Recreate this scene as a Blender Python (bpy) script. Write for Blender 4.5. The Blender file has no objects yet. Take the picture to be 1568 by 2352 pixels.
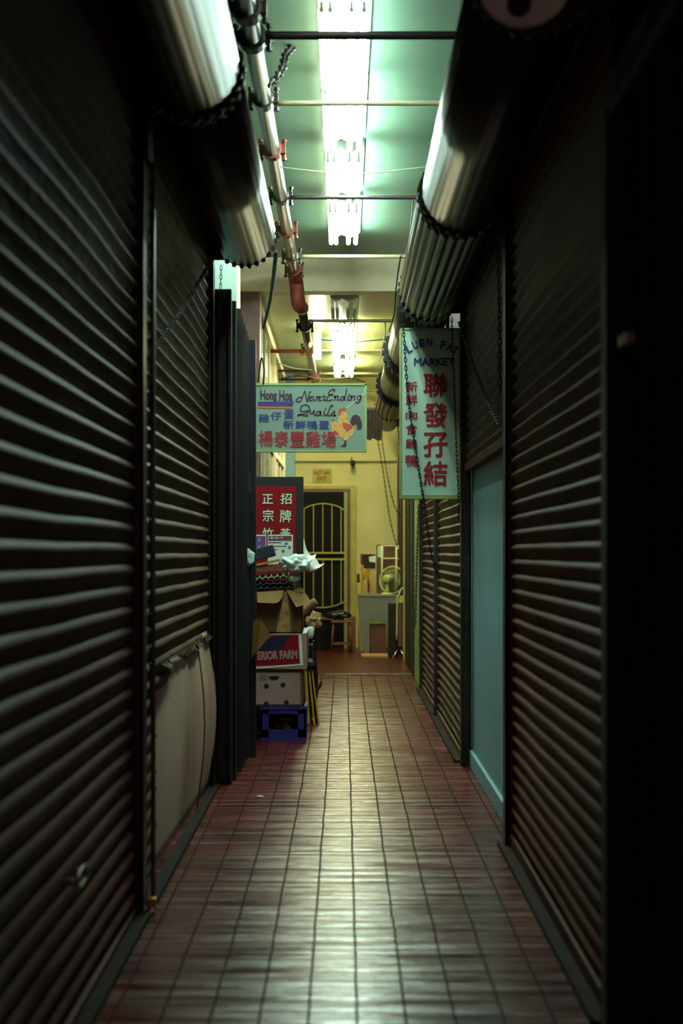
import bpy, bmesh, math, random
from mathutils import Vector, Matrix, noise
random.seed(7)
C = bpy.context.scene.collection
SC = bpy.context.scene
PI = math.pi

# ------------------------------------------------------------------ camera, world, exposure
F, CX, CY, EYE = 3267.0, 790.0, 1265.0, 1.3
cam = bpy.data.cameras.new('camera')
cam.sensor_fit = 'HORIZONTAL'; cam.sensor_width = 24.0; cam.lens = 24.0 * F / 1568
cam.shift_x = (784 - CX) / 1568; cam.shift_y = (CY - 1176) / 1568
cam.clip_start = 0.05
cam.dof.use_dof = True; cam.dof.focus_distance = 10.0; cam.dof.aperture_fstop = 2.2
camo = bpy.data.objects.new('camera', cam); C.objects.link(camo)
camo.location = (0, 0, EYE); camo.rotation_euler = (PI / 2, 0, 0)
SC.camera = camo
w = bpy.data.worlds.new('world'); SC.world = w; w.use_nodes = True
w.node_tree.nodes['Background'].inputs[0].default_value = (0.066, 0.040, 0.034, 1)
w.node_tree.nodes['Background'].inputs[1].default_value = 6.0
SC.view_settings.view_transform = 'Standard'; SC.view_settings.look = 'None'
SC.view_settings.exposure = 0.0; SC.view_settings.gamma = 1.0
SC.view_settings.use_curve_mapping = False
TUBE_NEAR, TUBE_WEAK, TUBE_DIM, TUBE_FAR = 175.0, 32.0, 16.0, 118.0

def P(px, py, D):
    """the place seen at a pixel of the photograph, D metres down the passage"""
    return Vector(((px - CX) * D / F, D, EYE + (CY - py) * D / F))

# ------------------------------------------------------------------ materials
def lin(c):
    c = c / 255.0
    return c / 12.92 if c <= 0.04045 else ((c + 0.055) / 1.055) ** 2.4
def rgb(r, g, b): return (lin(r), lin(g), lin(b), 1)

MATS = {}
def mat(name, col, rough=0.6, metal=0.0, nscale=8.0, namt=0.25, bump=0.0, bscale=40.0, spec=0.5, col2=None, stretch=None, alpha=1.0, trans=0.0):
    if name in MATS: return MATS[name]
    m = bpy.data.materials.new(name); m.use_nodes = True
    nt = m.node_tree; b = nt.nodes['Principled BSDF']
    b.inputs['Roughness'].default_value = rough; b.inputs['Metallic'].default_value = metal
    b.inputs['Specular IOR Level'].default_value = spec
    b.inputs['Alpha'].default_value = alpha
    b.inputs['Transmission Weight'].default_value = trans
    tc = nt.nodes.new('ShaderNodeTexCoord'); mp = nt.nodes.new('ShaderNodeMapping')
    nt.links.new(tc.outputs['Object'], mp.inputs[0])
    if stretch: mp.inputs['Scale'].default_value = stretch
    n = nt.nodes.new('ShaderNodeTexNoise'); n.inputs['Scale'].default_value = nscale
    n.inputs['Detail'].default_value = 5
    nt.links.new(mp.outputs[0], n.inputs['Vector'])
    r = nt.nodes.new('ShaderNodeValToRGB')
    c1 = rgb(*col)
    dark = rgb(*col2) if col2 else tuple(x * (1 - namt) for x in c1[:3]) + (1,)
    r.color_ramp.elements[0].position = 0.32; r.color_ramp.elements[0].color = dark
    r.color_ramp.elements[1].position = 0.62; r.color_ramp.elements[1].color = c1
    nt.links.new(n.outputs[0], r.inputs[0]); nt.links.new(r.outputs[0], b.inputs['Base Color'])
    if bump:
        n2 = nt.nodes.new('ShaderNodeTexNoise'); n2.inputs['Scale'].default_value = bscale
        nt.links.new(mp.outputs[0], n2.inputs['Vector'])
        bp = nt.nodes.new('ShaderNodeBump'); bp.inputs['Strength'].default_value = bump; bp.inputs['Distance'].default_value = 0.02
        nt.links.new(n2.outputs[0], bp.inputs['Height']); nt.links.new(bp.outputs[0], b.inputs['Normal'])
    MATS[name] = m
    return m

def glow(name, col, strength):
    m = bpy.data.materials.new(name); m.use_nodes = True
    nt = m.node_tree; nt.nodes.clear()
    e = nt.nodes.new('ShaderNodeEmission'); o = nt.nodes.new('ShaderNodeOutputMaterial')
    e.inputs[0].default_value = rgb(*col); e.inputs[1].default_value = strength
    nt.links.new(e.outputs[0], o.inputs[0]); MATS[name] = m
    return m

def tile_mat():
    m = bpy.data.materials.new('quarry_tile'); m.use_nodes = True
    nt = m.node_tree; b = nt.nodes['Principled BSDF']; L = nt.links
    def N(t): return nt.nodes.new('ShaderNode' + t)
    def mth(op, a, b_=None):
        n = N('Math'); n.operation = op
        for i, v in enumerate((a, b_)):
            if v is None: continue
            if isinstance(v, (int, float)): n.inputs[i].default_value = v
            else: L.new(v, n.inputs[i])
        return n.outputs[0]
    tc = N('TexCoord'); sp = N('SeparateXYZ')
    wob = N('TexNoise'); wob.inputs['Scale'].default_value = 2.5; L.new(tc.outputs['Object'], wob.inputs['Vector'])
    L.new(tc.outputs['Object'], sp.inputs[0])
    wx = mth('MULTIPLY', mth('SUBTRACT', wob.outputs[0], 0.5), 0.010)
    X = mth('ADD', mth('ADD', sp.outputs[0], 10 * 0.1363 - 0.0359), wx); Y = mth('ADD', sp.outputs[1], wx)
    u = mth('DIVIDE', X, 0.1363); v = mth('DIVIDE', Y, 0.29)
    du = mth('MULTIPLY', mth('ABSOLUTE', mth('SUBTRACT', mth('FRACT', mth('ADD', u, 0.5)), 0.5)), 0.1363)
    dv = mth('MULTIPLY', mth('ABSOLUTE', mth('SUBTRACT', mth('FRACT', mth('ADD', v, 0.5)), 0.5)), 0.29)
    def line(d, w0, w1):
        r = N('MapRange'); r.interpolation_type = 'SMOOTHSTEP'
        r.inputs['From Min'].default_value = w0; r.inputs['From Max'].default_value = w1
        r.inputs['To Min'].default_value = 1; r.inputs['To Max'].default_value = 0
        L.new(d, r.inputs[0]); return r.outputs[0]
    lu = mth('MULTIPLY', line(du, 0.0016, 0.0056), 0.85); lv = mth('MULTIPLY', line(dv, 0.0015, 0.006), 0.2)
    ln = mth('MAXIMUM', lu, lv)
    cell = N('CombineXYZ'); L.new(mth('FLOOR', u), cell.inputs[0]); L.new(mth('FLOOR', v), cell.inputs[1])
    wn = N('TexWhiteNoise'); wn.noise_dimensions = '2D'; L.new(cell.outputs[0], wn.inputs['Vector'])
    cr0 = N('ValToRGB'); cr0.color_ramp.elements[0].color = rgb(78, 26, 21); cr0.color_ramp.elements[1].color = rgb(106, 40, 31)
    L.new(wn.outputs[0], cr0.inputs[0])
    n = N('TexNoise'); n.inputs['Scale'].default_value = 2.4; n.inputs['Detail'].default_value = 6
    L.new(tc.outputs['Object'], n.inputs['Vector'])
    cr = N('ValToRGB'); cr.color_ramp.elements[0].color = (0.42, 0.36, 0.36, 1); cr.color_ramp.elements[1].color = (1, 1, 1, 1)
    cr.color_ramp.elements[0].position = 0.32; cr.color_ramp.elements[1].position = 0.66
    L.new(n.outputs[0], cr.inputs[0])
    mx = N('Mix'); mx.data_type = 'RGBA'; mx.blend_type = 'MULTIPLY'; mx.inputs[0].default_value = 0.8
    L.new(cr0.outputs[0], mx.inputs[6]); L.new(cr.outputs[0], mx.inputs[7])
    m2 = N('Mix'); m2.data_type = 'RGBA'; L.new(ln, m2.inputs[0]); L.new(mx.outputs[2], m2.inputs[6]); m2.inputs[7].default_value = rgb(44, 20, 18)
    L.new(m2.outputs[2], b.inputs['Base Color'])
    mp2 = N('Mapping'); mp2.inputs['Scale'].default_value = (0.8, 8.0, 1.0); L.new(tc.outputs['Object'], mp2.inputs[0])
    n2 = N('TexNoise'); n2.inputs['Scale'].default_value = 2.2; n2.inputs['Detail'].default_value = 5
    L.new(mp2.outputs[0], n2.inputs['Vector'])
    mr = N('MapRange'); mr.inputs['From Min'].default_value = 0.3; mr.inputs['From Max'].default_value = 0.7
    mr.inputs['To Min'].default_value = 0.16; mr.inputs['To Max'].default_value = 0.36
    L.new(n2.outputs[0], mr.inputs[0])
    L.new(mth('MAXIMUM', mr.outputs[0], mth('MULTIPLY', ln, 0.75)), b.inputs['Roughness'])
    L.new(mth('MULTIPLY', mth('SUBTRACT', 1.0, mth('MULTIPLY', ln, 0.95)), 0.6), b.inputs['Specular IOR Level'])
    bp = N('Bump'); bp.inputs['Strength'].default_value = 0.03; bp.inputs['Distance'].default_value = 0.004; bp.invert = True
    L.new(ln, bp.inputs['Height'])
    bp2 = N('Bump'); bp2.inputs['Strength'].default_value = 0.9; bp2.inputs['Distance'].default_value = 0.022
    L.new(n2.outputs[0], bp2.inputs['Height']); L.new(bp.outputs[0], bp2.inputs['Normal']); L.new(bp2.outputs[0], b.inputs['Normal'])
    df = N('BsdfDiffuse'); df.inputs[0].default_value = rgb(50, 24, 21); ms = N('MixShader')
    L.new(ln, ms.inputs[0]); L.new(b.outputs[0], ms.inputs[1]); L.new(df.outputs[0], ms.inputs[2])
    L.new(ms.outputs[0], nt.nodes['Material Output'].inputs['Surface'])
    return m

M_tile = tile_mat()
M_farfloor = mat('worn_red_floor', (84, 32, 22), 0.30, nscale=3, namt=0.45, bump=0.1, bscale=12)
M_ceil = mat('ceiling_teal_gloss', (76, 98, 82), 0.30, nscale=1.6, namt=0.22, bump=0.25, bscale=2.2)
M_ceil2 = mat('ceiling_olive_gloss', (134, 142, 98), 0.34, nscale=1.6, namt=0.22, bump=0.25, bscale=2.4)
M_cream = mat('cream_plaster', (246, 226, 194), 0.75, nscale=5, namt=0.12, bump=0.08, bscale=60)
M_yellow = mat('yellow_plaster', (212, 200, 138), 0.8, nscale=2.2, namt=0.16, bump=0.08, bscale=50)
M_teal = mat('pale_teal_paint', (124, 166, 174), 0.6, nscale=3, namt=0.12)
M_dark = mat('dark_wall', (40, 31, 28), 0.8, nscale=4, namt=0.3)
M_black = mat('black_paint', (24, 21, 21), 0.75, nscale=9, namt=0.4)
M_shut = mat('shutter_brown_metal', (94, 52, 40), 0.62, 0.0, nscale=5, namt=0.5, spec=0.12, bump=0.12, bscale=30, stretch=(1, 0.6, 1.6))
M_shut2 = mat('shutter_dull_metal', (92, 68, 48), 0.6, 0.0, nscale=5, namt=0.5, spec=0.15, bump=0.12, bscale=30, stretch=(1, 0.6, 1.6))
M_coil = mat('coil_metal', (46, 33, 28), 0.34, 0.0, nscale=3, namt=0.15, spec=0.2)
M_coil2 = mat('coil_rusty_metal', (104, 70, 48), 0.5, 0.4, nscale=6, namt=0.45)
M_steel = mat('dark_steel', (58, 50, 48), 0.45, 0.5, nscale=12, namt=0.5)
M_iron = mat('black_iron', (30, 26, 25), 0.55, 0.4, nscale=20, namt=0.4)
M_pipe = mat('pipe_grey_paint', (54, 47, 40), 0.30, 0.2, nscale=10, namt=0.35)
M_rust = mat('rust_red', (122, 50, 28), 0.65, 0.2, nscale=14, namt=0.5)
M_conduit = mat('conduit_paint', (150, 142, 110), 0.35, 0.3, nscale=8, namt=0.25)
M_gate = mat('gate_black_brown', (40, 32, 30), 0.55, 0.25, nscale=7, namt=0.4)
M_gateblue = mat('gate_black_blue', (30, 30, 40), 0.5, 0.25, nscale=7, namt=0.4)
M_board = mat('aged_cream_board', (196, 166, 144), 0.6, nscale=2.2, col2=(146, 108, 80), bump=0.06, bscale=9, stretch=(1, 1, 0.35))
M_rail = mat('worn_aluminium', (132, 120, 112), 0.45, 0.5, nscale=9, namt=0.4)
M_fix = mat('fixture_white_enamel', (150, 156, 142), 0.35, nscale=4, namt=0.08)
M_signface = mat('sign_pale_teal_acrylic', (176, 208, 192), 0.28, nscale=3, namt=0.06)
M_signface2 = mat('sign_mint_acrylic', (120, 138, 126), 0.30, nscale=3, namt=0.08)
M_red = mat('sign_red_paint', (150, 18, 30), 0.5, namt=0.1)
M_navy = mat('navy_ink', (48, 42, 122), 0.5, namt=0.1)
M_plum = mat('plum_ink', (58, 20, 52), 0.5, namt=0.1)
M_orange = mat('orange_ink', (190, 84, 48), 0.5, namt=0.1)
M_tan = mat('rooster_tan', (206, 158, 84), 0.5, nscale=60, col2=(186, 120, 62))
M_rooster_red = mat('rooster_red', (176, 70, 44), 0.5, nscale=60, namt=0.2)
M_rooster_dark = mat('rooster_dark', (54, 24, 40), 0.5, namt=0.2)
M_white = mat('white_paper', (222, 222, 210), 0.6, nscale=12, namt=0.08)
M_plastic = mat('white_plastic_film', (214, 226, 222), 0.35, nscale=12, namt=0.12, spec=0.6)
M_mintink = mat('mint_letter_paint', (188, 220, 186), 0.5, namt=0.06)
M_redface = mat('red_sign_face', (136, 8, 24), 0.35, nscale=10, namt=0.1)
M_purple = mat('purple_print', (120, 70, 130), 0.5, namt=0.1)
M_maroon = mat('maroon_print', (104, 50, 52), 0.5, namt=0.1)
M_greyink = mat('grey_print', (96, 112, 100), 0.5, namt=0.3)
M_blueink = mat('blue_print', (78, 100, 160), 0.5, namt=0.2)
M_card = mat('brown_cardboard', (116, 78, 46), 0.75, nscale=9, namt=0.25, bump=0.05, bscale=30)
M_card2 = mat('tan_cardboard', (170, 132, 74), 0.75, nscale=9, namt=0.18, bump=0.05, bscale=30)
M_kraft = mat('kraft_paper', (168, 126, 76), 0.7, nscale=20, col2=(110, 74, 48), bump=0.2, bscale=24)
M_pinkcard = mat('pinkish_white_carton', (158, 126, 120), 0.7, nscale=9, namt=0.15)
M_egg = mat('brown_pulp', (128, 74, 50), 0.85, nscale=16, namt=0.3, bump=0.3, bscale=60)
M_egg2 = mat('grey_green_pulp', (158, 172, 140), 0.85, nscale=16, namt=0.3, bump=0.3, bscale=60)
M_egg3 = mat('dark_blue_pulp', (44, 44, 58), 0.8, nscale=16, namt=0.3, bump=0.3, bscale=60)
M_crate = mat('blue_plastic', (46, 44, 126), 0.4, nscale=9, namt=0.25)
M_yel = mat('yellow_paint', (204, 150, 18), 0.45, nscale=9, namt=0.25)
M_grille = mat('yellow_grille_paint', (196, 172, 66), 0.45, nscale=9, namt=0.15)
M_doordark = mat('door_dark_mesh', (14, 10, 9), 0.7, spec=0.2, nscale=14, namt=0.3)
M_frame = mat('yellow_green_frame_paint', (176, 168, 74), 0.55, nscale=6, namt=0.2)
M_framegreen = mat('sage_frame_paint', (142, 158, 96), 0.55, nscale=6, namt=0.2)
M_wood = mat('stool_wood', (124, 72, 38), 0.5, nscale=9, namt=0.35, stretch=(1, 1, 0.2))
M_greylam = mat('grey_laminate', (116, 120, 108), 0.5, nscale=6, namt=0.12)
M_brownboard = mat('brown_board', (108, 66, 44), 0.6, nscale=6, namt=0.3)
M_fan = mat('cream_green_plastic', (196, 204, 126), 0.4, nscale=6, namt=0.1)
M_fanmesh = mat('fan_guard_wire', (170, 166, 104), 0.45, 0.2, namt=0.1)
M_chrome = mat('chrome', (210, 214, 210), 0.18, 1.0, namt=0.05)
M_whiteframe = mat('cream_tube_paint', (218, 214, 160), 0.45, namt=0.1)
M_track = mat('floor_track_metal', (44, 33, 30), 0.8, 0.0, spec=0.1, nscale=9, namt=0.4)
M_glass = mat('sage_frosted_glass', (112, 128, 100), 0.2, nscale=3, namt=0.3)
M_blackbag = mat('black_bin_liner', (20, 19, 22), 0.35, nscale=9, namt=0.3, bump=0.4, bscale=18)
M_bluewire = mat('blue_wire', (60, 110, 130), 0.5, namt=0.1)
M_disc = mat('pale_enamel_plate', (226, 226, 220), 0.6, nscale=9, namt=0.3)

M_brownpaint = mat('brown_paint', (112, 76, 64), 0.5, nscale=6, namt=0.3)

# ------------------------------------------------------------------ mesh helpers
def obj(name, bm, m, parent=None, smooth=False, loc=None):
    me = bpy.data.meshes.new(name)
    bmesh.ops.recalc_face_normals(bm, faces=bm.faces[:])
    bm.to_mesh(me); bm.free()
    for mm in (m if isinstance(m, (list, tuple)) else [m]): me.materials.append(mm)
    if smooth:
        for p in me.polygons: p.use_smooth = True
    o = bpy.data.objects.new(name, me); C.objects.link(o)
    if parent is not None:
        o.parent = parent
        o.matrix_parent_inverse = Matrix.LocRotScale(parent.location, parent.rotation_euler, None).inverted()
    return o

def tag(o, label, cat, group=None, kind=None):
    o['label'] = label; o['category'] = cat
    if group: o['group'] = group
    if kind: o['kind'] = kind
    return o

def struct(name, bm, m, smooth=False):
    o = obj(name, bm, m, None, smooth); o['kind'] = 'structure'
    return o

def thing(name, label, cat, loc, group=None):
    o = bpy.data.objects.new(name, None); C.objects.link(o); o.location = loc
    o.empty_display_size = 0.1
    return tag(o, label, cat, group)

def B(): return bmesh.new()

def box(bm, x0, x1, y0, y1, z0, z1, mi=0, rot=0.0, piv=None):
    c = Vector(((x0 + x1) / 2, (y0 + y1) / 2, (z0 + z1) / 2))
    r = bmesh.ops.create_cube(bm, size=1.0)
    for v in r['verts']:
        v.co = Vector((v.co.x * (x1 - x0), v.co.y * (y1 - y0), v.co.z * (z1 - z0))) + c
    if rot: bmesh.ops.rotate(bm, cent=piv or c, matrix=Matrix.Rotation(rot, 3, 'Z'), verts=r['verts'])
    if mi:
        for f in {f for v in r['verts'] for f in v.link_faces}: f.material_index = mi
    return r['verts']

def bevel(bm, w=0.004, seg=2):
    bmesh.ops.bevel(bm, geom=bm.edges[:], offset=w, segments=seg, affect='EDGES', profile=0.6)

def quad(bm, pts, mi=0):
    f = bm.faces.new([bm.verts.new(p) for p in pts]); f.material_index = mi
    return f

def smooth_path(pts, n=6):
    pts = [Vector(p) for p in pts]
    if len(pts) < 3: return pts
    out = []
    for i in range(len(pts) - 1):
        p0 = pts[max(i - 1, 0)]; p1 = pts[i]; p2 = pts[i + 1]; p3 = pts[min(i + 2, len(pts) - 1)]
        for k in range(n):
            t = k / n
            out.append(0.5 * ((2 * p1) + (p2 - p0) * t + (2 * p0 - 5 * p1 + 4 * p2 - p3) * t * t + (3 * p1 - p0 - 3 * p2 + p3) * t ** 3))
    out.append(pts[-1])
    return out

def tube(bm, pts, r, seg=10, caps=True, closed=False):
    pts = [Vector(p) for p in pts]; n = len(pts)
    rings = []
    up = None
    for i, p in enumerate(pts):
        if closed: d = pts[(i + 1) % n] - pts[i - 1]
        else: d = pts[min(i + 1, n - 1)] - pts[max(i - 1, 0)]
        d.normalize()
        if up is None:
            up = d.orthogonal().normalized()
        up = (up - d * up.dot(d))
        if up.length < 1e-6: up = d.orthogonal()
        up.normalize(); s = d.cross(up)
        rr = r[i] if isinstance(r, (list, tuple)) else r
        rings.append([bm.verts.new(p + (up * math.cos(2 * PI * k / seg) + s * math.sin(2 * PI * k / seg)) * rr) for k in range(seg)])
    m = n if closed else n - 1
    for i in range(m):
        a, b = rings[i], rings[(i + 1) % n]
        for k in range(seg):
            bm.faces.new((a[k], a[(k + 1) % seg], b[(k + 1) % seg], b[k]))
    if caps and not closed:
        bm.faces.new(rings[0]); bm.faces.new(rings[-1])

def disc_prism(bm, prof, y0, y1):
    """closed outline in x, z carried from y0 to y1, with end faces"""
    a = [bm.verts.new((x, y0, z)) for x, z in prof]; b = [bm.verts.new((x, y1, z)) for x, z in prof]
    n = len(prof)
    for k in range(n): bm.faces.new((a[k], a[(k + 1) % n], b[(k + 1) % n], b[k]))
    bm.faces.new(a); bm.faces.new(b)

def ring_prism(bm, cx, cz, r0, r1, y0, y1, n=48, teeth=0, depth=0.0):
    def rad(k):
        if not teeth: return r1
        ph = (k * teeth / n) % 1.0
        return r1 + (depth if ph < 0.5 else 0)
    if teeth: n = teeth * 6
    A = []
    for k in range(n):
        a = 2 * PI * k / n; c, s = math.cos(a), math.sin(a); R = rad(k)
        A.append([bm.verts.new((cx + r * c, y, cz + r * s)) for r, y in ((r0, y0), (R, y0), (R, y1), (r0, y1))])
    for k in range(n):
        a, b = A[k], A[(k + 1) % n]
        for q in range(4): bm.faces.new((a[q], a[(q + 1) % 4], b[(q + 1) % 4], b[q]))

def chain(bm, pts, link=0.034, r=0.0035, wid=0.010):
    path = smooth_path(pts, 10)
    L = [0]
    for a, b in zip(path, path[1:]): L.append(L[-1] + (b - a).length)
    step = link * 0.74; n = max(2, int(L[-1] / step)); j = 0
    for i in range(n):
        d = (i + 0.5) * L[-1] / n
        while j < len(L) - 2 and L[j + 1] < d: j += 1
        t = (d - L[j]) / max(L[j + 1] - L[j], 1e-6)
        p = path[j].lerp(path[j + 1], t); dr = (path[j + 1] - path[j]).normalized()
        s = dr.cross(Vector((0, 1, 0.01))).normalized(); s2 = dr.cross(s)
        if i % 2: s = s2
        pts2 = [p + dr * (math.cos(a) * link / 2) + s * (math.sin(a) * wid) for a in [2 * PI * q / 8 for q in range(8)]]
        tube(bm, pts2, r, 5, closed=True)

def sheet(bm, grid, th=0.0, nrm=(0, -1, 0)):
    """grid of points -> surface, thickened"""
    V = [[bm.verts.new(p) for p in row] for row in grid]
    fs = []
    for i in range(len(V) - 1):
        for j in range(len(V[0]) - 1):
            fs.append(bm.faces.new((V[i][j], V[i][j + 1], V[i + 1][j + 1], V[i + 1][j])))
    if th:
        bmesh.ops.recalc_face_normals(bm, faces=fs)
        bmesh.ops.solidify(bm, geom=fs, thickness=th)

def lump(bm, c, sx, sy, sz, seed=0, amp=0.25, fr=3.0, sub=3, flat=True):
    r = bmesh.ops.create_icosphere(bm, subdivisions=sub, radius=1.0)
    c = Vector(c)
    for v in r['verts']:
        d = v.co.normalized()
        k = 1 + amp * noise.noise(d * fr + Vector((seed * 7.1, seed * 3.3, 1.7))) + amp * 0.6 * abs(noise.noise(d * fr * 2.3 + Vector((seed, 9, seed))))
        q = Vector((d.x * sx * k, d.y * sy * k, d.z * sz * k))
        if flat and q.z < -sz * 0.8: q.z = -sz * 0.8
        v.co = c + q

def text_mesh(body, bold=0.0):
    cu = bpy.data.curves.new('lettering', 'FONT'); cu.body = body; cu.resolution_u = 3
    o = bpy.data.objects.new('lettering', cu); C.objects.link(o)
    dg = bpy.context.evaluated_depsgraph_get()
    me = bpy.data.meshes.new_from_object(o.evaluated_get(dg))
    bpy.data.objects.remove(o); bpy.data.curves.remove(cu)
    if bold:   # a heavier brush: the same strokes laid down side by side
        bm = bmesh.new()
        for k in range(8):
            n0 = len(bm.verts); bm.from_mesh(me); bm.verts.ensure_lookup_table()
            for v in bm.verts[n0:]: v.co.x += bold * math.cos(PI * k / 4); v.co.y += bold * math.sin(PI * k / 4); v.co.z = k * 0.0002
        bm.to_mesh(me); bm.free()
    return me

def write(name, body, m, parent, px0, py0, px1, py1, D, bold=0.0, lift=0.003, shear=0.0, tilt=0.0):
    """painted writing fitted to its place on a sign D metres away; lift = distance off the face"""
    me = text_mesh(body, bold)
    xs = [v.co.x for v in me.vertices]; ys = [v.co.y for v in me.vertices]
    a, b, c, d = min(xs), max(xs), min(ys), max(ys)
    p0 = P(px0, py1, D); p1 = P(px1, py0, D)
    cx, cz = (p0.x + p1.x) / 2, (p0.z + p1.z) / 2
    for v in me.vertices:
        u = (v.co.x - a) / (b - a); t = (v.co.y - c) / (d - c)
        x = p0.x + (p1.x - p0.x) * u + shear * (t - 0.5) * (p1.z - p0.z); z = p0.z + (p1.z - p0.z) * t
        dx, dz = x - cx, z - cz
        v.co = (cx + dx * math.cos(tilt) - dz * math.sin(tilt), D - lift - v.co.z, cz + dx * math.sin(tilt) + dz * math.cos(tilt))
    me.name = name; me.materials.clear(); me.materials.append(m)
    o = bpy.data.objects.new(name, me); C.objects.link(o)
    o.parent = parent; o.matrix_parent_inverse = Matrix.Translation(parent.location).inverted()
    return o

def ribbon(bm, pts, wd, y):
    path = smooth_path([Vector((p[0], 0, p[1])) for p in pts], 6)
    for p in path:
        pass
    V = []
    for i, p in enumerate(path):
        d = (path[min(i + 1, len(path) - 1)] - path[max(i - 1, 0)])
        if d.length < 1e-9: d = Vector((1, 0, 0))
        d.normalize(); s = Vector((-d.z, 0, d.x)) * wd / 2
        V.append((bm.verts.new((p.x + s.x, y, p.z + s.z)), bm.verts.new((p.x - s.x, y, p.z - s.z))))
    for a, b in zip(V, V[1:]): bm.faces.new((a[0], a[1], b[1], b[0]))
    for p in (path[0], path[-1]):
        bm.faces.new([bm.verts.new((p.x + wd / 2 * math.cos(2 * PI * k / 10), y, p.z + wd / 2 * math.sin(2 * PI * k / 10))) for k in range(10)])

def strokes(name, m, parent, lst, x0, y0, sc, D, wd, lift=0.003):
    bm = B()
    for st in lst:
        pp = [P(x0 + x / sc, y0 + y / sc, D) for x, y in st]
        if len(pp) == 1:
            p = pp[0]
            bm.faces.new([bm.verts.new((p.x + wd * .75 * math.cos(2 * PI * k / 10), D - lift, p.z + wd * .75 * math.sin(2 * PI * k / 10))) for k in range(10)])
        else: ribbon(bm, [(p.x, p.z) for p in pp], wd, D - lift)
    return obj(name, bm, m, parent)

def patch(bm, pts, x0, y0, sc, D, lift):
    bm.faces.new([bm.verts.new((p.x, D - lift, p.z)) for p in (P(x0 + x / sc, y0 + y / sc, D) for x, y in pts)])

# ------------------------------------------------------------------ the setting
Y_BEAM, Y_END = 12.6, 19.1
Z_C1, Z_C2 = 3.9, 3.63
bm = B(); box(bm, -1.3, 1.3, -0.6, 14.9, -0.1, 0.0); struct('floor', bm, M_tile)
bm = B(); box(bm, -1.3, 1.3, 14.9, 19.3, -0.1, 0.004); struct('floor', bm, M_farfloor)
bm = B(); box(bm, -1.3, 1.3, -0.6, 12.8, Z_C1, Z_C1 + 0.1); struct('ceiling', bm, M_ceil)
bm = B(); box(bm, -1.3, 1.3, 12.8, 19.3, Z_C2, Z_C2 + 0.1); struct('ceiling', bm, M_ceil2)
bm = B(); box(bm, -1.12, 0.95, Y_BEAM, 12.8, 3.6, Z_C1); bevel(bm, 0.004); struct('beam', bm, M_cream)
# left side
bm = B(); box(bm, -1.3, -0.84, -0.6, 7.9, 0, Z_C1); struct('wall_left', bm, M_dark)
bm = B(); box(bm, -1.3, -0.775, 7.9, 10.3, 0, Z_C1); struct('wall_left', bm, mat('darkened_teal_paint', (84, 114, 104), 0.6, nscale=3, namt=0.12))  # same pale teal paint, colour darkened because strong light falls here
bm = B(); box(bm, -0.775, -0.752, 10.26, 10.3, 0, Z_C1); struct('trim_1', bm, M_cream)
bm = B(); box(bm, -1.3, -1.12, 10.3, 12.8, 0, Z_C1); struct('wall_left', bm, M_cream)
bm = B(); box(bm, -1.12, -0.748, 12.62, 12.8, 0, 3.6); struct('pillar', bm, M_brownpaint)
bm = B(); box(bm, -1.3, -0.80, 12.8, 19.3, 0, Z_C2); struct('wall_left', bm, M_framegreen)
bm = B(); box(bm, -0.80, -0.655, 18.75, Y_END, 0, Z_C2); struct('trim_2', bm, M_teal)
# right side
bm = B(); box(bm, 0.84, 1.3, -0.6, 6.3, 0, Z_C1); struct('wall_right', bm, M_dark)
bm = B(); box(bm, 0.775, 1.3, 6.3, 8.7, 0, 2.4); box(bm, 0.84, 1.3, 6.3, 8.7, 2.4, Z_C1); struct('wall_right', bm, M_teal)
bm = B(); box(bm, 0.755, 0.775, 6.42, 8.58, 0, 0.10); bevel(bm, 0.006); struct('baseboard_right', bm, M_teal)
bm = B(); box(bm, 0.84, 1.3, 8.7, 13.4, 0, Z_C1); struct('wall_right', bm, M_dark)
bm = B(); box(bm, 0.775, 1.3, 13.4, 19.3, 0, Z_C2); struct('wall_right', bm, M_framegreen)
bm = B(); box(bm, 0.72, 0.775, 13.75, 14.6, 0, 2.6); struct('trim_3', bm, M_framegreen)
bm = B(); box(bm, 0.71, 0.775, 14.7, 19.05, 0.0, 2.45)
for y in (15.4, 16.1, 17.4, 18.2): box(bm, 0.70, 0.71, y, y + 0.04, 0.0, 2.45)
struct('door_2', bm, M_gate)
bm = B(); box(bm, 0.69, 0.71, 16.62, 16.66, 0, 2.4); struct('trim_4', bm, M_frame)
bm = B(); box(bm, 0.64, 0.84, -0.6, 8.68, 2.995, Z_C1); struct('wall_right', bm, M_dark)  # unseen fascia added above the right coils to stop light leaking behind them
bm = B(); box(bm, -0.84, -0.673, -0.6, 7.9, 3.156, Z_C1); struct('wall_left', bm, M_dark)  # unseen fascia over the left coils, added against the same light leak
# end wall with its ledge
bm = B(); box(bm, -1.3, 1.3, Y_END, Y_END + 0.2, 0, Z_C2); struct('wall_back', bm, M_yellow)
bm = B(); box(bm, -0.655, 0.775, Y_END - 0.05, Y_END, 2.50, 2.545); bevel(bm, 0.004); struct('trim_5', bm, M_yellow)
bm = B(); box(bm, 0.72, 0.775, Y_END - 0.05, Y_END, 0, 2.6); struct('trim_6', bm, M_frame)
bm = B(); box(bm, -0.2, 0.72, 14.86, 14.94, 0.0, 0.012); bevel(bm, 0.003); struct('threshold', bm, M_rail)
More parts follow.
